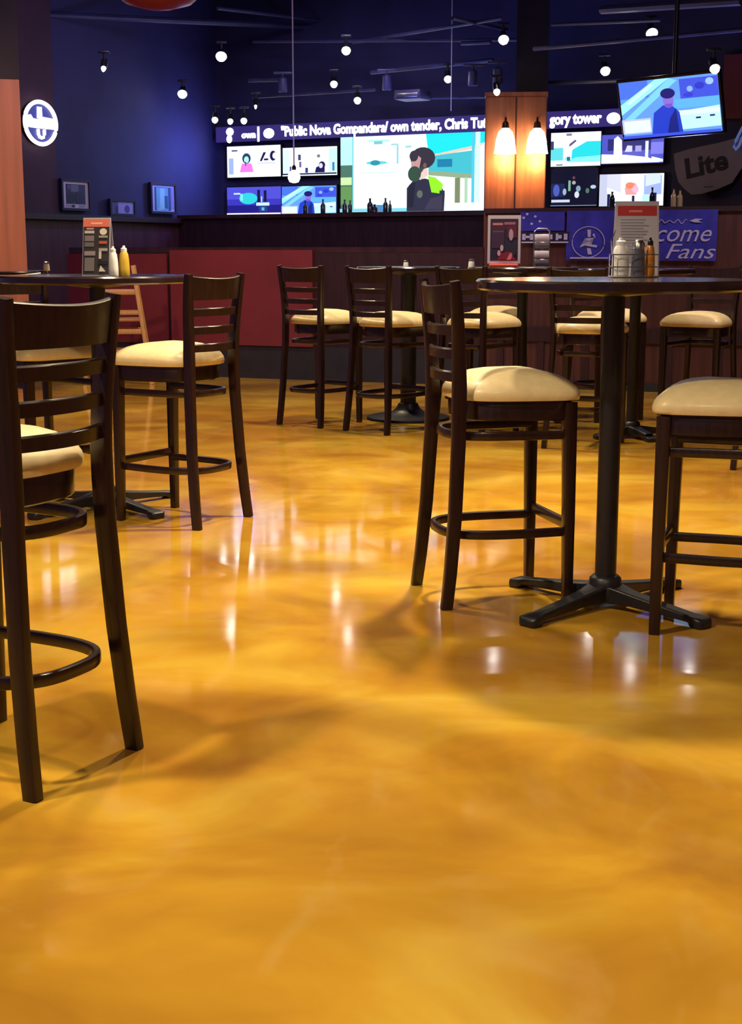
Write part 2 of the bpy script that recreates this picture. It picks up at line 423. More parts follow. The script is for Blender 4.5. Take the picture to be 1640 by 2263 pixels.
# ceiling air vent box
p = atD(912, 211, 16.4); t = thing('air_vent', 'pale grey rectangular air diffuser hanging above the big screen', 'vent', p, -RA)
b = MB(); b.rbox((0,0,0),(.32,.3,.10),.01); b.build('housing', M['pipe'], t)
b = MB(); b.rbox((0,-.156,-.01),(.27,.01,.05),.003); b.build('grille', M['steel'], t)

# red bowl lamp at the top edge
p = atD(350, 22, 11.0); t = thing('bowl_lamp', 'dark red bowl lamp cut by the top edge of the picture', 'lamp', p)
b = MB(); b.lathe([(.005,0),(.12,.012),(.25,.05),(.34,.13),(.37,.22),(.36,.22),(.24,.07),(.005,.02)], seg=40); b.build('lamp_shade', M['redglass'], t)
b = MB(); b.tube([(0,0,.02),(0,0,CEIL-p.z)], .008); b.build('stem', M['blackplastic'], t)

# pendant lamp and second cable
p = atD(650, 392, 14.4); t = thing('pendant_lamp', 'small glowing pendant lamp hanging on a long pale cable before the screens', 'lamp', p)
b = MB(); b.lathe([(.01,-.055),(.045,-.045),(.062,-.01),(.058,.03),(.035,.06),(.015,.07)], seg=24); b.build('lamp_shade', M['pendglass'], t)
b = MB(); b.lathe([(.02,.071),(.022,.10),(.008,.12)], seg=14); b.build('socket', M['bronze'], t)
b = MB(); b.tube([(0,0,.115),(0,0,CEIL-p.z)], .007, 8); b.build('cable', M['cable'], t)
p = atD(997, 245, 15.8); b = MB(); b.tube([(0,0,0),(0,0,CEIL-p.z)], .006, 8)
o = b.build('hanging_cable', M['cable'], loc=p); tag(o, 'thin pale cable hanging from the ceiling above the big screen', 'cable')

# ------------------------------------------------------------------ flat pictures for screens and cards
def art(polys, w, h, mtx, name, m, parent, layer=0.0012, flip=False):
    """polys: (colour, [(u,v)...]) in 0..1 with v up; drawn on top of each other as thin layers on one panel"""
    mb = MB(); z = 0
    for i, (colr, pts) in enumerate(polys):
        a = sum(pts[k][0]*pts[(k+1)%len(pts)][1]-pts[(k+1)%len(pts)][0]*pts[k][1] for k in range(len(pts)))
        if a < 0: pts = pts[::-1]
        mb.add([mtx @ Vector(((u-.5)*w, (v-.5)*h, i*layer)) for u,v in pts], [list(range(len(pts)))], colr)
    return mb.build(name, m, parent, smooth=False)
def R(x0,y0,x1,y1): return [(x0,y0),(x1,y0),(x1,y1),(x0,y1)]
def E(cx,cy,rx,ry,n=18,a0=0,a1=2*PI): return [(cx+rx*math.cos(a0+(a1-a0)*k/n), cy+ry*math.sin(a0+(a1-a0)*k/n)) for k in range(n if abs(a1-a0-2*PI)<1e-6 else n+1)]
FULL = R(0,0,1,1)
def s3(r,g,b): return srgb(r,g,b)
def person(cx, base, sc, hair, skin, top, mask=None, asp=1.78):
    k = sc; x = k/asp
    out = [(top, [(cx-.42*x,base),(cx+.42*x,base),(cx+.40*x,base+.45*k),(cx+.22*x,base+.58*k),(cx-.22*x,base+.58*k),(cx-.40*x,base+.45*k)]),
           (skin, R(cx-.09*x,base+.5*k,cx+.09*x,base+.68*k)),
           (hair, E(cx+.02*x,base+.86*k,.23*x,.26*k)), (skin, E(cx-.03*x,base+.81*k,.17*x,.21*k))]
    if mask: out.append((mask, E(cx-.05*x,base+.72*k,.15*x,.12*k)))
    return out
def tv(label, rect, polys, name='wall_television'):
    x0,y0,x1,y1 = rect; n = Nn
    P = CORN - Nn*0.10
    a = onplane(x0,(y0+y1)/2,P,n); b_ = onplane(x1,(y0+y1)/2,P,n)
    zt = onplane((x0+x1)/2,y0,P,n).z; zb_ = onplane((x0+x1)/2,y1,P,n).z
    c = (a+b_)/2; c.z = (zt+zb_)/2; w = (b_-a).length; h = zt-zb_
    t = thing(name, label, 'television', c, -RA)
    b = MB(); b.rbox((0,.045,0),(w+.03,.06,h+.03),.008); b.build('casing', M['blackplastic'], t)
    b = MB(); b.box((0,.085,0),(w*.3,.022,h*.4)); b.build('wall_mount', M['blackplastic'], t, smooth=False)
    art(polys, w, h, basis((0,.0135,0),(1,0,0),(0,0,1)), 'screen', M['screen'], t, layer=.001)
    return t
wht, pale = s3(240,250,255), s3(200,235,240)
tv('top left small screen showing a presenter in pink beside dark lettering', (501,322,619,391), [
   (wht,FULL),(s3(150,170,235),R(.03,.1,.12,.62)),(s3(225,225,250),R(.13,.05,.98,.93)),(wht,R(.14,.07,.97,.90)),(s3(30,30,90),R(.09,.84,.2,.88)),
   (s3(235,120,215),[(.24,.16),(.5,.16),(.46,.44),(.28,.44)]),(s3(40,60,90),E(.37,.6,.08,.17)),(s3(170,235,235),E(.37,.56,.045,.11)),(s3(90,60,130),R(.345,.36,.365,.5)),
   (s3(30,20,70),[(.62,.5),(.66,.5),(.74,.78),(.69,.78)]),(s3(30,20,70),R(.70,.52,.78,.58)),(s3(30,20,70),E(.87,.66,.06,.16)),(wht,E(.90,.66,.04,.10)),(s3(190,190,215),R(.58,.42,.92,.45))])
tv('upper screen right of the top left one showing people seated at a desk', (624,325,744,388), [
   (wht,FULL),(s3(205,245,250),R(0,.1,.12,.95)),(s3(190,235,245),R(.85,.1,1,.95)),(s3(240,250,220),R(.2,.3,.6,.8)),(s3(60,70,130),R(.13,.12,.16,.34)),(s3(50,60,120),R(.42,.1,.47,.28)),
   (s3(60,60,120),R(.29,.55,.34,.75)),(s3(110,90,150),R(.31,.30,.35,.5)),(s3(20,20,80),[(.6,.1),(.78,.1),(.78,.28),(.7,.36),(.62,.28)]),(s3(20,20,70),E(.73,.36,.06,.13)),(s3(210,200,240),E(.71,.34,.035,.09)),
   (s3(110,120,110),E(.67,.68,.03,.06)),(s3(60,120,170),R(.92,.15,.96,.45)),(s3(15,15,60),R(0,.04,1,.09)),(s3(220,220,245),R(0,0,1,.035))])
tv('bottom left small screen showing a teal blob and two dark towers on blue', (501,413,620,480), [
   (s3(55,50,175),FULL),(s3(75,75,200),R(0,.6,1,1)),(s3(30,25,120),R(0,.14,1,.4)),(s3(45,195,205),E(.4,.62,.17,.19)),(s3(120,215,230),R(.25,.55,.30,.78)),(s3(190,220,250),R(.13,.76,.25,.81)),
   (s3(20,15,60),R(.57,.5,.62,.9)),(s3(20,15,60),R(.69,.5,.74,.88)),(s3(190,235,250),R(.55,.38,.79,.48)),(s3(180,220,240),R(.64,.5,.66,.68)),(s3(35,60,130),R(.6,.18,.75,.36)),(s3(90,170,200),R(.65,.22,.70,.32)),
   (s3(245,240,255),R(0,0,1,.14))])
def stadium(extra=[]):
    return [(s3(95,150,235),FULL),(s3(70,110,220),R(0,.7,.3,1)),(s3(150,230,235),[(0,.42),(0,.6),(.38,1),(.52,1)]),(s3(120,200,235),[(0,.3),(.06,.25),(.6,.95),(.52,1)]),(s3(190,240,225),[(.06,.62),(.1,.6),(.36,.9),(.32,.93)]),
   (s3(60,80,210),R(.62,.62,1,.96)),(s3(130,170,250),E(.72,.78,.03,.05)),(s3(40,55,190),E(.82,.82,.05,.06)),(s3(150,185,250),E(.92,.88,.04,.06)),(s3(50,60,200),E(.70,.68,.05,.04)),
   (s3(90,170,235),R(.55,.46,1,.62)),(s3(185,225,250),[(.5,.08),(1,.1),(1,.46),(.55,.40)]),(s3(210,240,245),R(.56,.34,1,.42)),(s3(180,190,250),R(0,.08,.3,.34)),(s3(215,225,255),R(.02,.10,.29,.31)),
   (s3(35,60,190),[(.30,.03),(.62,.03),(.60,.40),(.52,.54),(.44,.54),(.34,.42)]),(s3(25,35,120),[(.46,.04),(.58,.04),(.57,.48),(.50,.30)]),
   (s3(130,105,205),E(.50,.62,.055,.13)),(s3(25,25,105),E(.50,.74,.075,.09)),(s3(110,80,190),R(.465,.5,.535,.56)),(s3(30,35,110),R(.76,.26,.81,.29)),(s3(30,35,110),R(.9,.28,.95,.31)),(s3(60,80,215),R(0,0,1,.05))]+extra
tv('lower screen under the pendant showing a capped figure in a stadium', (622,411,742,477), stadium())
big = [(s3(225,255,255),FULL),(s3(175,240,240),R(0,.6,.085,1)),(s3(70,110,95),R(0,.0,.085,.62)),(s3(195,235,160),R(0,.36,.08,.46)),(s3(95,140,80),R(0,.1,.08,.34)),(s3(110,200,210),R(.085,0,.095,1)),
   (s3(240,255,255),R(.095,.04,.6,1)),(s3(170,225,225),R(.2,.91,.35,.94)),(s3(120,185,195),R(.24,.88,.30,.92)),(s3(140,200,205),R(.36,.86,.41,.88)),(s3(140,195,205),R(.40,.62,.412,.86)),(s3(150,205,210),R(.46,.82,.5,.85)),
   (s3(95,200,210),E(.26,.64,.075,.025)),(s3(40,140,160),E(.25,.64,.035,.035)),(s3(205,240,235),R(.14,.5,.4,.52)),
   (s3(30,215,235),[(.6,1),(1,1),(1,.86),(.78,.74),(.62,.72)]),(s3(215,195,180),[(.64,.72),(.98,.84),(.98,.80),(.64,.68)]),(s3(65,180,195),[(.62,.70),(.92,.76),(.92,.42),(.62,.48)]),
   (s3(30,120,160),R(.68,.56,.78,.66)),(s3(140,160,130),[(.62,.52),(.92,.46),(.92,.40),(.62,.46)]),(s3(250,245,225),R(.70,.06,.93,.41)),(s3(115,130,95),R(.80,.06,.835,.42)),(s3(160,200,170),R(.865,.06,.885,.42)),
   (s3(80,190,215),R(.91,.06,.93,1)),(s3(200,250,225),R(.935,.06,.965,1)),(s3(235,250,255),[(.965,.04),(1,.04),(1,.86),(.965,.80)]),(s3(250,255,250),R(.68,.02,.99,.10)),(s3(120,200,215),R(0,0,.48,.045)),(s3(70,130,185),R(.22,.0,.31,.09)),
   (s3(45,45,65),[(.475,0),(.73,0),(.735,.22),(.70,.36),(.60,.42),(.52,.40),(.475,.30)]),(s3(35,35,50),[(.475,.05),(.52,.05),(.535,.38),(.49,.34)]),(s3(90,100,90),E(.565,.22,.02,.05)),
   (s3(140,225,40),[(.645,.24),(.71,.22),(.722,.34),(.67,.43),(.62,.45)]),(s3(30,50,60),R(.70,.22,.735,.26)),
   (s3(225,190,185),[(.565,.40),(.62,.45),(.62,.55),(.57,.52)]),(s3(210,160,150),E(.555,.60,.05,.12)),(s3(52,48,58),E(.585,.68,.085,.14)),(s3(185,140,140),[(.505,.55),(.56,.53),(.575,.68),(.545,.73),(.51,.66)]),(s3(52,48,58),E(.525,.71,.03,.07)),
   (s3(120,80,80),E(.60,.58,.012,.04)),(s3(50,75,60),E(.53,.48,.045,.10)),(s3(55,70,60),[(.55,.42),(.60,.56),(.585,.58),(.545,.5)]),(s3(60,55,75),[(.6,.02),(.72,.02),(.72,.2),(.64,.16)])]
tv('huge bright centre screen showing a masked figure in a dark green-shouldered jacket', (752,295,1073,467), big, 'video_wall')
tv('small screen right of the pillar showing a figure on a turquoise field', (1217,292,1327,367), [
   (s3(225,240,250),FULL),(s3(40,205,215),[(.28,.2),(1,.25),(1,.72),(.72,.72),(.45,.5)]),(s3(130,230,235),[(.3,.12),(1,.12),(1,.3),(.5,.26)]),(s3(90,205,215),R(0,.18,.25,.55)),(s3(240,240,250),[(0,.6),(.4,.56),(.8,.86),(1,.9),(1,1),(0,1)]),
   (s3(120,120,150),R(.31,.9,.42,.97)),(s3(60,60,90),R(0,.5,.06,.75)),(s3(90,80,120),[(.36,.55),(.52,.74),(.49,.78),(.38,.66)]),(s3(225,245,245),[(.32,.2),(.42,.2),(.44,.58),(.36,.6)]),(s3(30,110,140),R(.33,.16,.40,.28)),(s3(235,250,255),R(.05,.0,.9,.10)),(s3(20,60,110),R(.12,.03,.25,.06))])
tv('upper far right wall screen half hidden by the tilted television', (1329,296,1466,361), [
   (s3(75,80,185),FULL),(s3(40,40,110),R(.1,.45,.8,.85)),(s3(235,235,255),[(0,.02),(.95,.02),(.75,.20),(.4,.30),(0,.34)]),(s3(250,225,250),[(.2,.3),(.34,.3),(.33,.8),(.26,.95),(.2,.85)]),(s3(200,200,250),[(.38,.4),(.5,.4),(.5,.6),(.42,.62)]),
   (s3(210,225,250),R(.71,.2,.76,.75)),(s3(150,150,215),R(.55,.4,.65,.6)),(s3(120,120,220),R(.8,.3,1,.7)),(s3(225,230,250),[(.8,.05),(1,.03),(1,.12),(.82,.22)])])
tv('dark wall screen low beside the pillar showing scattered small figures', (1217,372,1319,455), [
   (s3(14,16,38),FULL),(s3(25,35,80),R(0,.25,.3,.6)),(s3(70,85,170),E(.12,.42,.07,.16)),(s3(150,165,190),E(.3,.38,.04,.09)),(s3(120,160,140),R(.38,.4,.43,.68)),(s3(160,150,160),E(.5,.62,.04,.05)),(s3(200,205,215),E(.57,.3,.05,.09)),(s3(120,150,170),E(.6,.46,.05,.08)),
   (s3(170,190,215),E(.92,.5,.06,.05)),(s3(190,200,230),R(.02,.1,.42,.17)),(s3(95,60,70),E(.5,.75,.03,.04)),(s3(70,110,90),E(.8,.4,.04,.07)),(s3(120,130,180),R(0,0,1,.02))])
tv('bright wall screen low at far right showing an orange figure in white', (1324,384,1466,455), [
   (s3(225,235,250),FULL),(s3(185,190,215),R(0,0,.12,1)),(s3(200,205,230),[(.12,.6),(.35,.4),(.4,1),(.12,1)]),(s3(245,245,255),R(.34,.3,.62,1)),(s3(150,170,235),R(.7,.35,.97,.95)),(s3(200,215,250),[(.72,.6),(.95,.7),(.95,1),(.72,1)]),
   (s3(240,150,150),[(.42,.35),(.58,.35),(.62,.55),(.56,.72),(.46,.72),(.40,.55)]),(s3(245,120,90),E(.48,.64,.07,.1)),(s3(235,170,200),E(.57,.52,.05,.12)),(s3(20,25,70),R(.13,.0,.18,.38)),(s3(20,25,70),R(.2,.0,.24,.35)),(s3(15,20,55),R(.22,.08,.85,.14)),
   (s3(20,25,70),R(.52,.1,.56,.32)),(s3(175,245,250),R(.68,.0,.80,.34)),(s3(20,25,70),R(.84,.05,.9,.4)),(s3(160,165,225),R(.24,.0,.85,.05))])

# tilted hanging television
TL, TR, BL = atD(1365,185,13.3), atD(1584,161,12.75), atD(1376,308,13.42)
rx = (TR-TL); w = rx.length; rx.normalize(); dn = BL-TL; dn = dn-rx*dn.dot(rx); h = dn.length; dn.normalize()
h = h*1.0; c = TL+rx*w/2+dn*h/2
t = thing('hanging_television', 'tilted television hung from the ceiling showing a capped figure in a stadium', 'television', c)
mt = basis((0,0,0), rx, -dn)
b = MB()
b.rbox((0,0,-.04),(w+.05,h+.05,.05),.01); b.v = [mt @ v for v in b.v]; b.build('casing', M['blackplastic'], t)
art(stadium(), w, h, basis(mt.to_3x3() @ Vector((0,0,-.013)), rx, -dn), 'screen', M['screen'], t, layer=.001)
b = MB(); q = mt.to_3x3() @ Vector((0,0,-.10)); b.tube([q, Vector((q.x,q.y,CEIL-c.z))], .022, 10); b.build('ceiling_pole', M['blackplastic'], t)
b = MB(); b.rbox((0,0,-.085),(.3,.2,.035),.006); b.v = [mt @ v for v in b.v]; b.build('mount_bracket', M['blackplastic'], t)

mb = MB(); _P = CORN-Nn*.12; _a = onplane(1598,200,_P,Nn); _b = onplane(1700,200,_P,Nn)
wallbox(mb, CORN, Un, Nn, (_a-CORN).dot(Un), (_b-CORN).dot(Un), onplane(1620,262,_P,Nn).z, onplane(1620,120,_P,Nn).z, -.12, 0); struct('trim_51', mb, M['redpanel'])
# LED ticker
P = CORN - Nn*0.17
a = onplane(478,300,P,Nn); b_ = onplane(1400,250,P,Nn)
zc = (onplane(640,296,P,Nn).z + onplane(1270,258,P,Nn).z)/2
L = (b_-a).length
tk = thing('led_ticker', 'long glowing ticker display with white lettering above the screens', 'ticker', Vector((a.x,a.y,zc)), -RA)
b = MB(); b.box((L/2,0.006,0),(L,.03,.19)); b.build('display_panel', M['ledback'], tk, smooth=False)
def tks(px): q = onplane(px,280,P,Nn); return (q-a).dot(Un)
def tick(body, px0, px1, size, name='ticker_text', dz=0):
    x0, x1 = tks(px0), tks(px1)
    text_obj(name, body, size, M['led'], basis(((x0+x1)/2,-.014,dz),(1,0,0),(0,0,1)), tk, bold=.006, width=x1-x0)
tick('"Public Nova Gompandars/ own tender, Chris Tut', 622, 1076, .165)
tick('gory tower', 1215, 1330, .165)
tick('own', 535, 566, .11, dz=-.02); tick('|', 570, 574, .19)
b = MB(); 
xo = tks(595); b.prism(E(0,0,.078,.062,24), 0, .006, None, lambda v: Vector((xo+v.x, -.011-v.z, v.y-.01))); b.build('ball_mark', M['led'], tk)
b = MB(); xo2 = tks(1356); b.prism(E(0,0,.078,.062,24), 0, .006, None, lambda v: Vector((xo2+v.x, -.011-v.z, v.y-.01))); b.build('ball_mark', M['led'], tk)
b = MB(); xo3 = tks(509); b.prism(E(0,0,.055,.05,20), 0, .006, None, lambda v: Vector((xo3+v.x, -.011-v.z, v.y+.03))); b.build('round_mark', M['led'], tk)
b = MB(); b.prism(E(0,0,.04,.05,20), 0, .006, None, lambda v: Vector((xo3-.01+v.x, -.011-v.z, v.y-.06))); b.build('round_mark', M['led'], tk)

# ------------------------------------------------------------------ left wall things
LP = CORN + Un*0.0
LN = Un                                            # faces into the room
def lw(px, py, off=0.05): return onplane(px, py, CORN + Un*off, Un)
# oval neon sign
c = lw(90, 272, .09); hw = (lw(126,272,.09)-lw(53,272,.09)).length/2; hh = (lw(90,222,.09).z-lw(90,321,.09).z)/2
sg = thing('neon_sign', 'oval glowing white and blue neon sign on the left wall', 'sign', c)
mt = basis((0,0,0), Nn, (0,0,1))
def lmap(v): return mt @ v
b = MB(); b.prism(E(0,0,hw*.98,hh*.98,36), -.07, -.02, None, lmap); b.build('backing_box', M['blackplastic'], sg)
b = MB(); b.add([lmap(Vector((x,y,-.015))) for x,y in E(0,0,hw*.9,hh*.9,36)], [list(range(36))], s3(58,66,165)); b.build('blue_face', vcol_mat('blue_neon_face', .4, es=.9), sg, smooth=False)
nw = s3(246,238,255)
b = MB(); b.tube([lmap(Vector((x,y,0))) for x,y in E(0,0,hw*.94,hh*.94,48)], .022, 8, nw, loop=True); tag(b.build('ring_tube', M['neon'], sg), 'glowing white oval ring')
def neon_bar(nm, pts, z=-.004):
    b = MB(); b.prism(pts, -.012, z, nw, lmap); return b.build(nm, M['neon'], sg, smooth=False)
neon_bar('lettering_band', [(-.88*hw,.28*hh),(-.55*hw,.34*hh),(-.42*hw,.18*hh),(-.12*hw,.16*hh),(.2*hw,.29*hh),(.8*hw,.26*hh),(.88*hw,-.22*hh),(.2*hw,-.24*hh),(-.2*hw,-.24*hh),(-.88*hw,-.22*hh)])
neon_bar('vertical_mark', [(-.16*hw,.2*hh),(.14*hw,.2*hh),(.12*hw,.72*hh),(-.14*hw,.72*hh)])
b = MB(); b.tube([lmap(Vector((x,y,0))) for x,y in [(-.17*hw,-.28*hh),(-.17*hw,-.5*hh),(-.1*hw,-.62*hh),(.02*hw,-.66*hh),(.14*hw,-.62*hh),(.2*hw,-.5*hh),(.2*hw,-.28*hh)]], .018, 8, nw); b.build('loop_tube', M['neon'], sg)

def frame(label, rect, polys, fw=.03, fcol='inkdark'):
    x0,y0,x1,y1 = rect
    A, B_ = lw(x0,(y0+y1)/2), lw(x1,(y0+y1)/2); zt, zb_ = lw((x0+x1)/2,y0).z, lw((x0+x1)/2,y1).z
    c = (A+B_)/2; c.z = (zt+zb_)/2; w, h = (B_-A).length, zt-zb_
    t = thing('picture_frame', label, 'picture', c); m2 = basis((0,0,0), Nn, (0,0,1))
    b = MB(); b.box((0,0,-.02),(w,h,.03), mtx=None); b.v = [m2 @ v for v in b.v]; b.build('backing_board', M[fcol], t, smooth=False)
    b = MB()
    pts = [(-w/2,-h/2),(w/2,-h/2),(w/2,h/2),(-w/2,h/2)]; rings = []
    for i,(x,y) in enumerate(pts):
        sx, sy = (1 if x>0 else -1), (1 if y>0 else -1)
        rings.append([m2 @ Vector((x+dx*sx, y+dy*sy, dz)) for dx,dy,dz in ((.02,.02,-.03),(.02,.02,.012),(-fw*.3,-fw*.3,.012),(-fw*.3,-fw*.3,-.004))])
    b.loft(rings, True, False, None, loop=True); b.build('frame_moulding', M[fcol], t, smooth=False)
    art(polys, w*.96, h*.96, basis(m2.to_3x3() @ Vector((0,0,-.0045)), Nn, (0,0,1)), 'print', M['print'], t, layer=.0006)
gm = s3(215,208,225)
frame('leftmost of three framed pictures, pale mat around a dark photo, below the neon sign', (138,400,197,462), [(gm,FULL),(s3(48,44,62),R(.12,.16,.88,.90)),(s3(110,110,130),R(.32,.62,.62,.88)),(s3(25,22,40),E(.3,.4,.16,.2)),(s3(35,30,50),E(.65,.42,.18,.22)),(s3(95,95,120),R(.18,.7,.3,.86)),(s3(170,170,190),R(.1,.05,.3,.14)),(s3(40,40,60),R(.32,.04,.45,.13)),(s3(165,165,185),R(.62,.05,.85,.14))])
frame('small middle framed picture with a lilac photo resting low on the left wall', (245,444,297,474), [(s3(150,150,205),FULL),(s3(80,80,130),R(.04,.05,.3,.95)),(s3(165,160,225),R(.32,.08,.97,.92)),(s3(80,75,140),E(.7,.4,.12,.3)),(s3(40,40,80),R(.2,.0,.3,.6)),(s3(150,145,205),R(.32,.8,.97,.92))])
frame('tall framed picture with a teal photo nearest the corner on the left wall', (335,408,387,469), [(s3(190,190,235),FULL),(s3(60,85,130),R(.12,.04,.84,.92)),(s3(110,195,210),R(.2,.05,.72,.90)),(s3(160,230,235),[(.34,.1),(.6,.1),(.56,.88),(.36,.88)]),(s3(45,110,140),R(.55,.12,.7,.6)),(s3(150,220,225),[(.25,.05),(.45,.05),(.4,.3)]),(s3(150,155,205),R(.86,.1,.97,.95))])

# Lite tin sign on the far wall
SP = CORN - Nn*0.22
def sp(px,py): return onplane(px,py,SP,Nn)
c = sp(1562,370)
sgn = thing('tin_sign', 'grey white shield shaped sign with dark lettering below the tilted television', 'sign', c)
mt = basis((0,0,0), Un, (0,0,1))
def s2(px,py): q = sp(px,py)-c; return (q.dot(Un), q.z)
out = [s2(x,y) for x,y in ((1489,340),(1525,329),(1586,316),(1640,302),(1662,318),(1655,352),(1636,376),(1618,404),(1586,418),(1552,428),(1528,430),(1513,418),(1499,402),(1492,374))]
b = MB(); b.prism(out, -.02, 0, None, lambda v: mt @ v); b.build('sign_board', M['signwhite'], sgn, smooth=False)
x0,y0 = s2(1560,365); an = math.atan2(s2(1600,352)[1]-s2(1520,372)[1], s2(1600,352)[0]-s2(1520,372)[0])
rr = Un*math.cos(an)+Z*math.sin(an); uu = -Un*math.sin(an-.05)+Z*math.cos(an-.05)
text_obj('sign_lettering', 'Lite', .30, M['inkdark'], basis(mt @ Vector((x0,y0,.004)), rr, uu), sgn, bold=.009, width=.47)
b = MB(); b.box((0,0,0),(.10,.008,.004)); b.v = [mt @ (v+Vector((*s2(1566,413),.004))) for v in b.v]; b.build('small_mark', M['inkdark'], sgn, smooth=False)
b = MB(); b.box((0,0,-.12),(.2,.2,.195)); b.v = [mt @ v for v in b.v]; b.build('wall_bracket', M['blackplastic'], sgn, smooth=False)
# blue script tube at the right edge
def s2b(px,py): return onplane(px,py,CORN-Nn*.27,Nn)
c2 = s2b(1632,308); b = MB()
b.tube([s2b(x,y)-c2 for x,y in ((1642,280),(1634,296),(1626,312),(1622,324),(1626,331),(1634,322),(1640,306),(1646,292))], .016, 8)
o = b.build('script_tube', M['neonblue'], loc=c2); tag(o, 'blue script shaped tube at the right edge over the shield sign', 'sign')

# ------------------------------------------------------------------ sconces on the pillar
def sconce(px, label):
    p = atD(px, 305, PD-.10)
    t = thing('wall_sconce', label, 'lamp', p, -PA, 'wall sconces on the oak pillar')
    b = MB(); b.lathe([(.035,.10),(.075,.06),(.098,-.02),(.110,-.12),(.118,-.16),(.108,-.155),(.085,-.02),(.03,.07)], seg=28); b.build('glass_shade', M['sconceglass'], t)
    b = MB(); b.lathe([(.02,.17),(.035,.15),(.04,.10),(.01,.09)], seg=16); b.build('socket_cup', M['bronze'], t)
    b = MB(); b.tube([(0,0,.165),(0,.03,.20),(0,.08,.21),(0,.135,.19)], .012, 10); b.build('arm', M['bronze'], t)
    b = MB(); b.lathe([(.05,0),(.05,.015),(.02,.02)], c=(0,.146,.19), seg=20, mtx=Matrix.Rotation(PI/2,4,'X')); b.build('back_plate', M['bronze'], t)
    l = bpy.data.lights.new('sconce_glow','POINT'); l.energy = 11; l.color = (1,.55,.22); l.shadow_soft_size = .08
    lo = bpy.data.objects.new('sconce_glow', l); C.objects.link(lo); lo.location = p + Vector((0,-.02,-.25))
sconce(1117, 'left of the two glowing glass sconces on the oak pillar')
sconce(1187, 'right of the two glowing glass sconces on the oak pillar')

# ------------------------------------------------------------------ banner on the partition
def bp(px,py,off=.05): return onplane(px,py,B0-Nb*off,Nb)
def brect(x0,y0,x1,y1,off=.05):
    a, b_ = bp(x0,(y0+y1)/2,off), bp(x1,(y0+y1)/2,off); zt, zb_ = bp((x0+x1)/2,y0,off).z, bp((x0+x1)/2,y1,off).z
    c = (a+b_)/2; c.z = (zt+zb_)/2; return c, (b_-a).length, zt-zb_
rb = math.atan2(Ub.y, Ub.x)
c, w, h = brect(1252,464,1585,576)
bn = thing('fan_banner', 'royal blue banner with pale script and round emblem hung on the partition', 'banner', c, rb)
b = MB(); nx = 24; rows = []
for sgn_ in (0,):
    rings = []
    for i in range(nx+1):
        x = -w/2+w*i/nx; y = .006*math.sin(i*1.3)
        rings.append([Vector((x,y,-h/2)),Vector((x,y-.003,-h/2)),Vector((x,y-.003,h/2)),Vector((x,y,h/2))])
    b.loft(rings, True, True)
b.build('cloth', M['banner'], bn)
def bl(px,py): q = bp(px,py)-c; return q.dot(Ub), q.z
def btext(body, px, py, size, width, shear=.35, name='banner_script'):
    x,z = bl(px,py); text_obj(name, body, size, M['bannerink'], basis((x,-.014,z),(1,0,0),(0,0,1)), bn, shear=shear, width=width, extrude=.002)
pxw = lambda n: n*(bp(1500,520)-bp(1499,520)).length
btext('Welcome', 1459, 517, .20, pxw(212))
btext('Fans', 1522, 557, .17, pxw(110))
xs_, zs2 = bl(1440,490)
b = MB(); b.tube([(xs_+i*.0115, -.014, zs2+.014*math.sin(i*1.1)*(1+.4*math.sin(i*.37))) for i in range(26)], .0035, 6); b.build('small_script', M['bannerink'], bn)
b = MB(); x,z = bl(1538,488); b.prism([(-.05,.0),(0,.018),(.06,.014),(.02,0),(.055,-.014),(-.01,-.012)], 0, .003, None, lambda v: Vector((x+v.x,-.013-v.z,z+v.y))); b.build('small_logo', M['bannerink'], bn, smooth=False)
x,z = bl(1301,535)
b = MB(); b.tube([(x+.135*math.cos(2*PI*k/40),-.014,z+.125*math.sin(2*PI*k/40)) for k in range(40)], .004, 6, loop=True); b.build('emblem_ring', M['bannerink'], bn)
for pts in ([(-.01,.10),(.02,.10),(.018,.04),(-.004,.04)], [(-.03,.03),(.05,.035),(.03,.01),(-.06,-.025),(-.07,-.045),(-.04,-.03),(.03,-.01)], [(-.02,-.03),(.07,-.045),(.075,-.025),(.03,-.02),(.03,.0)], [(-.01,-.05),(.02,-.05),(.035,-.10),(.0,-.10)], [(.03,.06),(.06,.03),(.05,.07)]):
    b = MB(); b.prism(pts, 0, .003, None, lambda v: Vector((x+v.x,-.013-v.z,z+v.y))); b.build('emblem_mark', M['bannerink'], bn, smooth=False)
b = MB(); xa,za = bl(1256,570); xb,_ = bl(1350,570); b.box(((xa+xb)/2,-.016,za),((xb-xa)*.9,.008,.012)); b.build('white_hem', M['bannerink'], bn, smooth=False)
c, w, h = brect(1150,468,1248,510)
b2 = thing('blue_pennant', 'short blue banner strip with white marks left of the fan banner', 'banner', c, rb)
b = MB(); b.box((0,0,0),(w,.006,h)); b.build('cloth', M['banner'], b2, smooth=False)
for k,(dx,dz) in enumerate(((-.16,.03),(-.13,.06),(-.06,.04),(-.02,.0),(-.09,-.02))):
    b = MB(); b.prism(E(dx,dz,.012,.010,8), 0, .002, None, lambda v: Vector((v.x,-.0035-v.z,v.y))); b.build('white_mark', M['bannerink'], b2, smooth=False)
c, w, h = brect(1152,512,1258,538)
b3 = thing('lettered_strip', 'low strip sign with broken white letters under the blue pennant', 'sign', c, rb)
b = MB(); b.box((0,0,0),(w,.006,h)); b.build('strip_board', M['inkdark'], b3, smooth=False)
for i_, (xx, ww, hh_) in enumerate(((-.44,.03,.05),(-.36,.05,.02),(-.28,.03,.05),(.02,.05,.05),(.12,.03,.04),(.25,.02,.055),(.31,.03,.03),(.43,.03,.05))):
    b = MB(); b.box((xx*w,-.005,.006),(ww,.004,hh_)); b.build('strip_mark', M['bannerink'], b3, smooth=False)
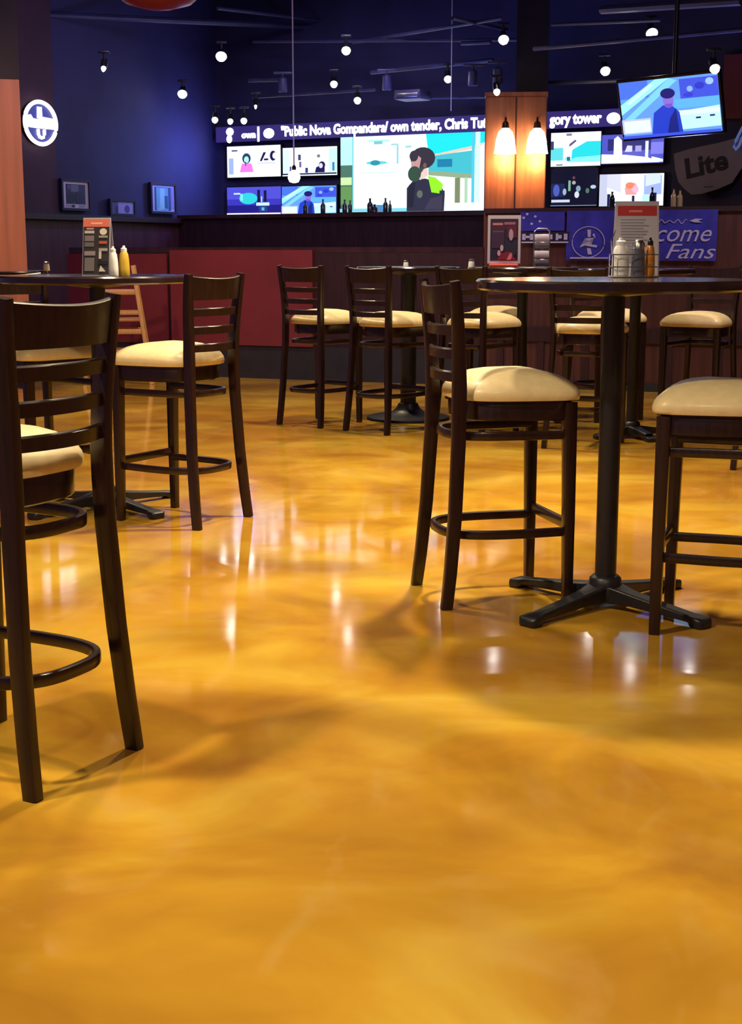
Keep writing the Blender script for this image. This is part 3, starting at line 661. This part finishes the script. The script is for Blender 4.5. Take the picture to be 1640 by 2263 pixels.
b = MB(); b.box((0,-.006,-h*.40),(w*.98,.005,.012)); b.build('white_line', M['bannerink'], b3, smooth=False)

# ------------------------------------------------------------------ bar stools
def wx(z):
    for (z0,a),(z1,b_) in zip([(0,.179),(.3,.165),(.62,.151),(.78,.151),(1.08,.178)],[(.3,.165),(.62,.151),(.78,.151),(1.08,.178),(2,.178)]):
        if z <= z1: return lerp(a,b_,(z-z0)/(z1-z0))
DA, DYB, DBF, DYF, DAT, DYT, TOP = .177, .244, .183, .173, .176, .228, 1.07
def lerp(a,b,t): return a+(b-a)*t
def post_y(z):
    pts = [(0,-.246),(.12,-.232),(.30,-.216),(.55,-.203),(.72,-.201),(.85,-.206),(1.0,-.220),(1.08,-.232)]
    for (z0,y0),(z1,y1) in zip(pts,pts[1:]):
        if z <= z1: return lerp(y0,y1,(z-z0)/(z1-z0))
    return pts[-1][1]
def make_stool(label):
    t = thing('bar_stool', label, 'bar stool', (0,0,0), 0, 'ladder back bar stools with cream seats')
    zs_ = [0,.06,.12,.2,.3,.42,.55,.65,.72,.8,.88,.96,1.02,1.062]
    for sx in (-1,1):
        b = MB(); b.sweep([(sx*wx(z), post_y(z), z) for z in zs_], [.029]*13+[.026], [.038,.040,.041,.042,.043,.044,.045,.046,.046,.044,.041,.038,.036,.030], up=(0,1,0), rnd=.35); b.build('rear_post', M['wood'], t)
    for sx in (-1,1):
        b = MB(); b.sweep([(sx*.182,.174,0),(sx*.180,.172,.3),(sx*.178,.168,.672)], [.032,.038,.044], [.032,.038,.044], up=(0,1,0), rnd=.35); b.build('front_leg', M['wood'], t)
    # crest rail, curved in plan, taller in the middle
    def rail(z0, z1, bow, thick, nm, cut=0):
        b = MB(); rings = []
        for i in range(13):
            q = -1+2*i/12; x = q*(wx((z0+z1)/2)-.008); yb_ = -bow*(1-q*q)
            top = z1 + (cut*(q*q) if cut else 0)
            y0, y1 = post_y(z0)+yb_, post_y(top)+yb_
            rings.append([Vector((x,y0-thick/2,z0)),Vector((x,y0+thick/2,z0)),Vector((x,y1+thick/2,top-.004)),Vector((x,y1+thick*.2,top)),Vector((x,y1-thick*.2,top)),Vector((x,y1-thick/2,top-.004))])
        b.loft(rings); return b.build(nm, M['wood'], t)
    rail(.955, 1.045, .035, .020, 'crest_rail', .010)
    for zc_ in (.905, .830, .757): rail(zc_-.017, zc_+.017, .030, .016, 'back_slat')
    # seat : rounded trapezoid outline
    def outline(k, n=40):
        pts = []
        for i in range(n):
            a = 2*PI*i/n; ca, sa = math.cos(a), math.sin(a); e = lerp(2/3.2, 2/6.5, max(0,min(1,(math.sin(a)+.3)/.8)))
            x = math.copysign(abs(ca)**e, ca); y = math.copysign(abs(sa)**e, sa)
            hwid = lerp(.174,.222,(y+1)/2)
            pts.append((x*hwid*k, (y*.208 if y>0 else y*.200)*k+.005))
        return pts
    b = MB(); rings = []
    for k,z in ((.90,.676),(.985,.679),(1.0,.688),(1.0,.697),(.985,.709),(.94,.723),(.86,.738),(.74,.752),(.58,.763),(.38,.770),(.18,.773),(.05,.774)):
        rings.append([Vector((x,y,z)) for x,y in outline(k)])
    b.loft(rings); b.build('seat_cushion', M['vinyl'], t, ang=60)
    b = MB(); b.loft([[Vector((x,y,z)) for x,y in outline(k)] for k,z in ((.87,.612),(.89,.616),(.90,.671),(.89,.675))]); b.build('seat_frame', M['wood'], t, ang=30)
    def hoop(z, nm):
        HW = wx(z)+.004
        path = [(-.166,.165,z)]
        for i in range(25):
            a = PI+PI*i/24; ca, sa = math.cos(a), math.sin(a); e = 2/2.9
            path.append((math.copysign(abs(ca)**e,ca)*HW, .02+math.copysign(abs(sa)**e,sa)*(.02-post_y(z)+.004), z))
        path.append((.166,.165,z))
        b = MB(); b.sweep(path, .020, .030, rnd=.6); b.build(nm, M['wood'], t)
    hoop(.562, 'upper_hoop'); hoop(.238, 'lower_hoop')
    b = MB(); b.sweep([(-.166,.176,.262),(.166,.176,.262)], .020, .034, rnd=.4); b.build('front_stretcher', M['wood'], t)
    return t
def face_rot(f): return math.atan2(-f[0], f[1])
def from_rear(l, r):
    l, r = Vector((l.x,l.y,0)), Vector((r.x,r.y,0)); v = r-l; f = Vector((-v.y,v.x,0)).normalized()
    m_ = (l+r)/2; return m_ + f*.248, face_rot(f)
def from_front(l, r):
    l, r = Vector((l.x,l.y,0)), Vector((r.x,r.y,0)); v = r-l; f = Vector((-v.y,v.x,0)).normalized()
    m_ = (l+r)/2; return m_ - f*.175, face_rot(f)
stools = []
stools.append(((.442,4.676),-1.325,'cream seated ladder back stool just left of the big right table pole'))
stools.append(((-.846,6.051),1.016,'cream seated ladder back stool right of the left table, back turned right'))
stools.append(((-.859,3.096),1.0945,'large nearest ladder back stool cut by the left picture edge'))
p_, r_ = from_front(ground(1444,1403), ground(1479,1337)); stools.append(((p_.x,p_.y), r_, 'stool cut by the right picture edge with a sunlit cream seat beside the table base'.replace('sunlit ','')))
p_, r_ = from_rear(ground(616,938), ground(709,947)); stools.append(((p_.x,p_.y), r_, 'leftmost far stool standing in front of the burgundy bar panel'))
p_, r_ = from_rear(ground(757,951), ground(862,963)); stools.append(((p_.x,p_.y), r_, 'far stool second from left, before the small far table pole'))
p_, r_ = from_rear(atD(955,900,8.95), atD(1070,900,8.72)); stools.append(((p_.x,p_.y), r_, 'far stool seen behind the ladder back of the stool at the right table'))
p_, r_ = from_rear(atD(1203,900,8.25), atD(1336,900,8.10)); stools.append(((p_.x,p_.y), r_, 'far stool seen from behind just left of the big right table pole'))
q = atD(1540,900,9.15); stools.append(((q.x,q.y), 2.55, 'far stool facing left with bright cream seat right of the big table pole'))
q = atD(96,900,6.42); stools.append(((q.x,q.y), face_rot((.72,-.70)), 'cream seated stool tucked under the left table, seen through the nearest stool'))
q = atD(1725,900,7.55); stools.append(((q.x,q.y), -.5, 'stool at the right picture edge behind the cut off cream seat, one dark leg showing'))
q = atD(1100,900,10.05); stools.append(((q.x,q.y), 2.9, 'far stool beyond the table with the red based menu stand, seat edge showing'))
q = atD(1335,900,9.75); stools.append(((q.x,q.y), 3.6, 'far stool beyond the one seen from behind, seat edge showing above it'))
first = make_stool(stools[0][2]); first.location = (*stools[0][0],0); first.rotation_euler = (0,0,stools[0][1])
for (xy, r, lab) in stools[1:]: dup(first, (*xy,0), r, lab)

# ------------------------------------------------------------------ tables
TZ = 1.05
def make_table(label, loc, rad, rot, arm=.40, TZ=1.05, pr=.035, disc=False):
    t = thing('pub_table', label, 'table', loc, rot)
    b = MB(); b.lathe([(.02,TZ-.001),(rad-.02,TZ-.0005),(rad-.006,TZ-.001),(rad,TZ-.008),(rad,TZ-.028),(rad-.006,TZ-.034),(rad-.03,TZ-.036),(.02,TZ-.036)], seg=72); b.build('tabletop', M['tabletop'], t)
    b = MB(); b.lathe([(pr,.06),(pr,TZ-.05)], seg=28); b.build('pole', M['iron'], t)
    b = MB(); b.lathe([(.04,TZ-.055),(.13,TZ-.046),(.14,TZ-.037),(.02,TZ-.0365)], seg=28); b.build('top_plate', M['iron'], t)
    if disc:
        b = MB(); b.lathe([(arm-.01,0),(arm,.006),(arm-.004,.018),(arm*.8,.03),(arm*.4,.05),(pr+.03,.075),(pr+.012,.11),(pr-.002,.115)], seg=48); b.build('disc_base', M['iron'], t); return t
    # one cast cross base
    w_ = .040; b = MB(); top = []; 
    hub = [(w_,w_),(-w_,w_),(-w_,-w_),(w_,-w_)]
    vs = [(x,y,.078) for x,y in hub]+[(x,y,.02) for x,y in hub]; fs = [(0,1,2,3),(7,6,5,4)]
    for k in range(4):
        a = k*PI/2; ca, sa = math.cos(a), math.sin(a)
        i0, i1 = (3,0) if k==0 else ((0,1) if k==1 else ((1,2) if k==2 else (2,3)))
        prev = [i0, i1, 4+i1, 4+i0]
        for (r_, ww, zt, zb_) in ((.10,.030,.066,.022),(.22,.026,.050,.018),(arm-.06,.024,.036,.012),(arm-.045,.034,.034,.0),(arm-.012,.036,.030,.0),(arm,.024,.022,.0)):
            o = len(vs)
            for (yy, zz) in ((-ww,zt),(ww,zt),(ww,zb_),(-ww,zb_)): vs.append((r_*ca-yy*sa, r_*sa+yy*ca, zz))
            cur = [o,o+1,o+2,o+3]
            for q in range(4): fs.append((prev[q],prev[(q+1)%4],cur[(q+1)%4],cur[q]))
            prev = cur
        fs.append(tuple(prev))
    b.add(vs, fs); o = b.build('cross_base', M['iron'], t, ang=50)
    bv = o.modifiers.new('soft','BEVEL'); bv.width = .006; bv.segments = 2; bv.limit_method = 'ANGLE'
    b = MB(); b.lathe([(.055,.074),(.052,.095),(.042,.105),(.036,.106)], seg=24); b.build('base_collar', M['iron'], t)
    return t
T2 = ground(1336,1338); TZ2 = 1.068; make_table('dark round pub table on a thick black pole at the right', T2, .44, math.radians(43), .40, TZ2)
T1 = ground(232,1122); make_table('dark round pub table at the left behind the nearest stool', T1, .43, math.radians(47), .40)
T3 = atD(902,900,9.75); T3.z = 0; make_table('small far table with black pole between the far stools', T3, .36, math.radians(20), .29, 1.05, .055, True)
T6 = atD(1150,900,9.45); T6.z = 0; make_table('far table carrying the red based menu stand', T6, .37, math.radians(10), .30)
T4 = atD(1397,900,8.75); T4.z = 0; make_table('far table whose pole shows just right of the big table pole', T4, .36, math.radians(20), .26)
T5 = atD(-52,900,7.75); T5.z = 0; make_table('round table at the far left edge with a single small shaker', T5, .42, math.radians(20))

# ------------------------------------------------------------------ things on the tables
def on(px, D, z=TZ): q = atD(px, 600, D); return Vector((q.x, q.y, z))
def squeeze(name, label, loc, mbody, mcap, r, h, group=None, capname='cap'):
    t = thing(name, label, 'bottle', loc, 0, group)
    b = MB(); b.lathe([(r*.9,0),(r,.004),(r,h*.25),(r*.93,h*.5),(r*.78,h*.72),(r*.55,h*.80)], seg=24); b.build('bottle_body', mbody, t)
    b = MB(); b.lathe([(r*.58,h*.795),(r*.58,h*.90),(r*.30,h*.93),(r*.22,h),(r*.12,h)], seg=18); b.build(capname, mcap, t)
    return t
def menu_card(name, label, loc, w, h, rz, polys, back=None, lean=.05, cat='menu'):
    t = thing(name, label, cat, loc, rz)
    # A shaped card : two leaning panels
    for s_, nm, pl in ((-1,'front_card',polys),(1,'rear_card',back or polys)):
        b = MB(); b.add([( -w/2, s_*lean, .001),(w/2, s_*lean, .001),(w/2, s_*.004, h),(-w/2, s_*.004, h)], [(0,1,2,3)])
        o_ = len(b.v); b.add([( -w/2, s_*lean*.9, .001),(w/2, s_*lean*.9, .001),(w/2, s_*.001, h),(-w/2, s_*.001, h)], [(3,2,1,0)])
        b.f += [[0,4,5,1],[1,5,6,2],[2,6,7,3],[3,7,4,0]]; b.c += [None]*4
        c_ = b.build(nm, M['acrylic'], t, smooth=False)
        up = Vector((0,-s_*(lean-.004),h)).normalized(); rt = Vector((1,0,0)) if s_<0 else Vector((-1,0,0))
        cen = Vector((0,s_*(lean+.004)/2,h/2)) + rt.cross(up)*.0012
        art(pl, w*.96, h*.97, basis(cen, rt, up), 'printed_face', M['print'], c_, layer=.0004)
    return t
red, pg = s3(190,50,60), s3(190,188,205)
card2 = [(pg,FULL),(red,R(.03,.82,.97,.96)),(s3(225,140,130),R(.3,.87,.62,.90))]+[(s3(150,148,170),R(.1,y,.1+.75*random.uniform(.7,1),y+.012)) for y in [.76-.04*k for k in range(12)]]+[(s3(140,140,170),E(.5,.25,.3,.1))]
menu_card('menu_card', 'white folded menu card with a red header standing behind the right table condiments', on(1403,4.90,TZ2), .148, .254, -.02, card2)
# wire caddy with condiments on the right table
cz = on(1400,4.72,TZ2)
t = thing('condiment_caddy', 'thin wire caddy holding the condiments on the right table', 'caddy', cz, 0)
b = MB(); b.tube([(-.075,-.04,.035),(.075,-.04,.035),(.075,.04,.035),(-.075,.04,.035)], .0022, 6, loop=True); b.build('lower_wire', M['steel'], t)
b = MB(); b.tube([(-.075,-.04,.075),(.075,-.04,.075),(.075,.04,.075),(-.075,.04,.075)], .0022, 6, loop=True); b.build('upper_wire', M['steel'], t)
b = MB(); b.rbox((0,0,.003),(.156,.086,.005),.002); b.build('tray', M['steel'], t)
for sx in (-1,1):
    for sy in (-1,1):
        b = MB(); b.tube([(sx*.075,sy*.04,.004),(sx*.075,sy*.04,.078)], .0022, 6); b.build('upright_wire', M['steel'], t)
b = MB(); b.tube([(-.075,0,.077),(-.078,0,.12),(-.06,0,.16)], .0022, 6); b.build('handle_wire', M['steel'], t)
squeeze('squeeze_bottle', 'white squeeze bottle in the caddy on the right table', cz+Vector((-.044,0,.0058)), M['whiteplastic'], M['whiteplastic'], .029, .125)
def shaker(label, loc, r, h, mbody, grp=None):
    t = thing('shaker', label, 'shaker', loc, 0, grp)
    b = MB(); b.lathe([(r,0),(r,.004),(r*.92,h*.5),(r*.8,h*.74)], seg=16); b.build('glass_body', mbody, t)
    b = MB(); b.lathe([(r*.86,h*.742),(r*.84,h*.9),(r*.5,h*.99),(.002,h)], seg=16); b.build('metal_lid', M['steel'], t)
shaker('tall glass shaker with metal lid between the bottles on the right table', cz+Vector((.014,-.004,.0058)), .024, .118, M['pepper'])
squeeze('sauce_bottle', 'amber sauce bottle at the right end of the right table caddy', cz+Vector((.055,.008,.0058)), M['amber'], M['bottle'], .0165, .125)

# left table
card1 = [(s3(52,46,52),FULL),(s3(235,120,105),R(0,.86,1,1)),(s3(250,190,170),R(.28,.905,.72,.94)),(s3(205,195,205),R(.05,.74,.42,.79)),(s3(190,160,165),R(.12,.81,.40,.84)),(s3(130,120,130),R(.06,.60,.42,.70)),(s3(110,105,115),R(.06,.5,.42,.58)),(s3(150,140,150),R(.06,.34,.48,.42)),(s3(120,112,118),R(.08,.06,.45,.3)),
   (s3(230,225,215),E(.77,.77,.14,.06)),(s3(150,165,165),R(.6,.66,.94,.70)),(s3(200,90,70),R(.62,.55,.92,.60)),(s3(215,205,205),R(.62,.28,.72,.46)),(s3(180,170,170),R(.62,.42,.95,.47)),(s3(20,20,22),R(.58,.18,.98,.24)),(s3(220,215,210),[(.64,.05),(.9,.05),(.7,.16)])]
menu_card('menu_card', 'dark folded menu card with a coral header on the left table', on(219,6.12), .120, .245, -.12, card1)
squeeze('squeeze_bottle', 'white squeeze bottle beside the dark menu card on the left table', on(251,6.00), M['whiteplastic'], M['whiteplastic'], .021, .125)
squeeze('mustard_bottle', 'yellow mustard bottle with white cap on the left table', on(275,6.06), M['mustard'], M['whiteplastic'], .023, .128)
shaker('single small white shaker on the far left table', on(103,7.7), .018, .05, M['whiteplastic'])

# far tables
st = on(1113,9.32); t = thing('menu_stand', 'pale framed menu stand on a red base on a far table', 'menu stand', st, -.12)
b = MB(); b.rbox((0,0,.012),(.19,.09,.022),.006); tag(b.build('stand_base', M['redbase'], t), 'coral red base')
b = MB(); b.box((0,.006,.18),(.215,.010,.31)); b.build('acrylic_panel', M['acrylic'], t, smooth=False)
art([(s3(36,34,66),FULL),(s3(70,35,60),R(.05,.75,.95,.95)),(s3(180,130,160),R(.08,.85,.45,.90)),(s3(150,100,150),R(.5,.86,.9,.92)),(s3(60,40,80),R(.05,.3,.5,.75)),(s3(95,80,110),R(.08,.68,.48,.71)),(s3(90,30,60),R(.6,.55,.95,.84)),(s3(170,150,180),E(.75,.62,.08,.14)),(s3(190,170,200),E(.42,.30,.06,.08)),(s3(120,30,60),[(.25,.02),(.95,.02),(.7,.22),(.4,.18)]),(s3(210,120,140),[(.6,.02),(.75,.02),(.85,.2),(.72,.18)]),(s3(200,150,190),E(.32,.18,.06,.07)),(s3(40,40,60),E(.85,.2,.07,.08))],
    .180, .268, basis((0,-.0005,.178),(1,0,0),(0,0,1)), 'printed_face', M['print'], t, layer=.0004)
cd = on(1196,9.28); t = thing('jar_caddy', 'stacked clear condiment rack right of the red based menu stand', 'caddy', cd, 0)
for k,(zz,m_) in enumerate(((.03,'pepper'),(.085,'acrylic'),(.14,'pepper'),(.19,'acrylic'))):
    b = MB(); b.rbox((0,0,zz),(.092,.07,.046),.008); b.build('jar_tier', M[m_], t)
b = MB(); b.tube([(-.05,0,.003),(-.05,0,.23),(-.03,0,.25),(.03,0,.25),(.05,0,.23),(.05,0,.003)], .004, 8); b.build('wire_frame', M['steel'], t)
shaker('small white shaker left of the red based menu stand', on(1042,9.42), .022, .055, M['whiteplastic'])
shaker('small pale shaker on the small far table', on(897,9.6), .018, .045, M['whiteplastic'])

# bottles on the back ledge and the partition cap
def silhouette(label, px, D, z, h, r, m_, grp):
    q = atD(px, 470, D); t = thing('bottle', label, 'bottle', (q.x,q.y,z), 0, grp)
    b = MB(); b.lathe([(r,0),(r,h*.55),(r*.8,h*.66),(r*.36,h*.76),(r*.34,h*.94)], seg=14); b.build('glass_body', m_, t)
    b = MB(); b.lathe([(r*.42,h*.942),(r*.42,h),(.002,h)], seg=12); b.build('cap', M['blackplastic'], t)
def ledgeD(px):
    q = onplane(px, 470, p0+Nn*.1, Nn); return q.y
lab = ['leftmost of the dark bottles before the big screen','second dark bottle before the left edge of the big screen','short dark bottle left of the bottle pair before the big screen','tall dark bottle of the pair before the big screen','slim dark bottle beside the tall one before the big screen','dark bottle before the lower middle screen','dark bottle at the right of the lower middle screen','squat dark bottle before the big screen bright floor']
for (px,h_,r_), lb in zip(((762,.16,.03),(774,.15,.025),(818,.17,.035),(852,.17,.03),(862,.14,.02),(675,.15,.03),(714,.17,.03),(828,.10,.04)), lab):
    silhouette(lb, px, ledgeD(px), 1.60, h_, r_, M['bottle'], 'bottles on the back ledge')
for px,h_,lb,m_ in ((1488,.15,'left amber bottle of the pair on the partition cap','palebottle'),(1502,.14,'right amber bottle of the pair on the partition cap','palebottle'),(1352,.13,'dark bottle on the partition cap before the bright low screen','bottle'),(1440,.16,'dark bottle at the right on the partition cap before the bright low screen','bottle')):
    q = onplane(px,455,B0+Nb*.1,Nb); silhouette(lb, px, q.y, 1.51, h_, .022, M[m_], 'bottles on the partition cap')

# wooden high chair by the bar
hD = 12.5
q = atD(260, 700, hD)
t = thing('high_chair', 'pale wooden high chair with rungs standing before the bar at the left', 'high chair', (q.x,q.y,0), .12)
for sx in (-1,1):
    for sy,nm in ((-1,'front_leg'),(1,'rear_leg')):
        b = MB(); b.sweep([(sx*.29,sy*.22,0),(sx*.235,sy*.17,.42),(sx*.15,sy*.10,1.03)], .035, .035, up=(0,1,0), rnd=.3); b.build(nm, M['birch'], t)
def hx(z): return lerp(.29,.15,z/1.03)
for z in (.28,.46,.62,.80,.93):
    for sy in (-1,1):
        b = MB(); yy = sy*lerp(.22,.10,z/1.03); b.sweep([(-hx(z)+.01,yy,z),(hx(z)-.01,yy,z)], .022, .042 if z!=.62 else .03, rnd=.3); b.build('rung', M['birch'], t)
b = MB(); b.rbox((0,0,.56),(.40,.27,.025),.008); b.build('seat', M['birch'], t)

# ------------------------------------------------------------------ lights
def spot(loc, aim, e, ang=110, blend=.7, col=(1,.80,.52), size=.10):
    l = bpy.data.lights.new('room_or_fill_spot','SPOT'); l.energy = e; l.spot_size = math.radians(ang); l.spot_blend = blend; l.color = col; l.shadow_soft_size = size  # serves the room's ceiling spots and the added fill lamps below
    o = bpy.data.objects.new('room_or_fill_spot', l); C.objects.link(o); o.location = loc
    o.rotation_euler = (Vector(aim)-Vector(loc)).to_track_quat('-Z','Y').to_euler(); return o
K = 0.92
spot((.66,6.1,3.5), (.6,5.2,0), 860*K)
spot((-1.7,2.5,3.5), (-1.0,3.0,0), 450*K)
spot((-.6,5.4,3.6), (-.5,5.0,0), 300*K)
spot((-2.2,8.6,3.6), (-1.6,8.2,0), 420*K)
spot((1.9,2.2,3.6), (1.4,2.8,0), 70*K)
spot((0.2,9.0,3.6), (0.0,8.8,0), 420*K)
spot((2.6,8.6,3.6), (2.4,8.4,0), 260*K)
spot((-.8,11.4,3.6), (-.8,11.2,0), 260*K)
spot((0.2,0.6,3.4), (0.1,1.8,0), 160*K)
spot((3.0,8.4,3.6), (2.3,11.3,1.25), 130*K, 60, .8, (.95,.9,1.0))  # added fill lamp to brighten the banner and partition
# unseen fill lamps added: lavender wash over the bar and blue uplights behind it
spot((-1.6,8.0,4.2), (-1.3,13.0,.9), 330, 75, .9, (.85,.62,1.0), .25)
spot((1.6,7.2,4.2), (2.4,11.6,.7), 170, 75, .9, (.95,.66,.85), .25)
spot((-.2,14.6,4.2), (-.5,18.0,1.0), 200, 90, .9, (.62,.50,1.0), .25)
spot((-2.4,13.2,4.2), (-3.2,16.6,1.5), 120, 90, .9, (.55,.42,1.0), .25)
spot((0.6,15.9,1.9), (0.4,15.2,4.4), 75, 165, .6, (.22,.26,1.0), .2)  # this and the next two: unseen uplights added to lift the dark ceiling
spot((-1.2,14.4,1.7), (-1.0,14.8,4.4), 28, 165, .6, (.22,.26,1.0), .2)
spot((3.0,13.6,1.9), (3.0,13.2,4.4), 60, 165, .6, (.22,.26,1.0), .2)
# wash on the left column
spot((-3.2,9.0,3.3), (-3.3,11.4,1.3), 190*K, 70, .8, (1,.62,.36))
# added fill lamp for the blue glow near the far left corner
l = bpy.data.lights.new('blue_fill','AREA'); l.energy = 16; l.color = (.14,.20,1.0); l.size = .3
o = bpy.data.objects.new('blue_fill', l); C.objects.link(o); o.location = CORN + Un*.75 - Nn*.6 + Z*2.35; o.rotation_euler = (CORN - Nn*1.2 + Z*2.25 - o.location).to_track_quat('-Z','Y').to_euler()

w = bpy.data.worlds.new('dim_room'); bpy.context.scene.world = w; w.use_nodes = True
w.node_tree.nodes['Background'].inputs['Color'].default_value = (.30,.24,.62,1); w.node_tree.nodes['Background'].inputs['Strength'].default_value = .20

# ------------------------------------------------------------------ camera
cd_ = bpy.data.cameras.new('camera'); cam = bpy.data.objects.new('camera', cd_); C.objects.link(cam)
cam.location = CAM; cam.rotation_euler = (PI/2-PITCH, 0, 0)
cd_.sensor_fit = 'VERTICAL'; cd_.sensor_height = 36.0; cd_.lens = F/H*36.0; cd_.clip_start = .05; cd_.clip_end = 200
bpy.context.scene.camera = cam
vs = bpy.context.scene.view_settings
vs.view_transform = 'Standard'; vs.look = 'None'; vs.exposure = 0.0; vs.gamma = 1.0
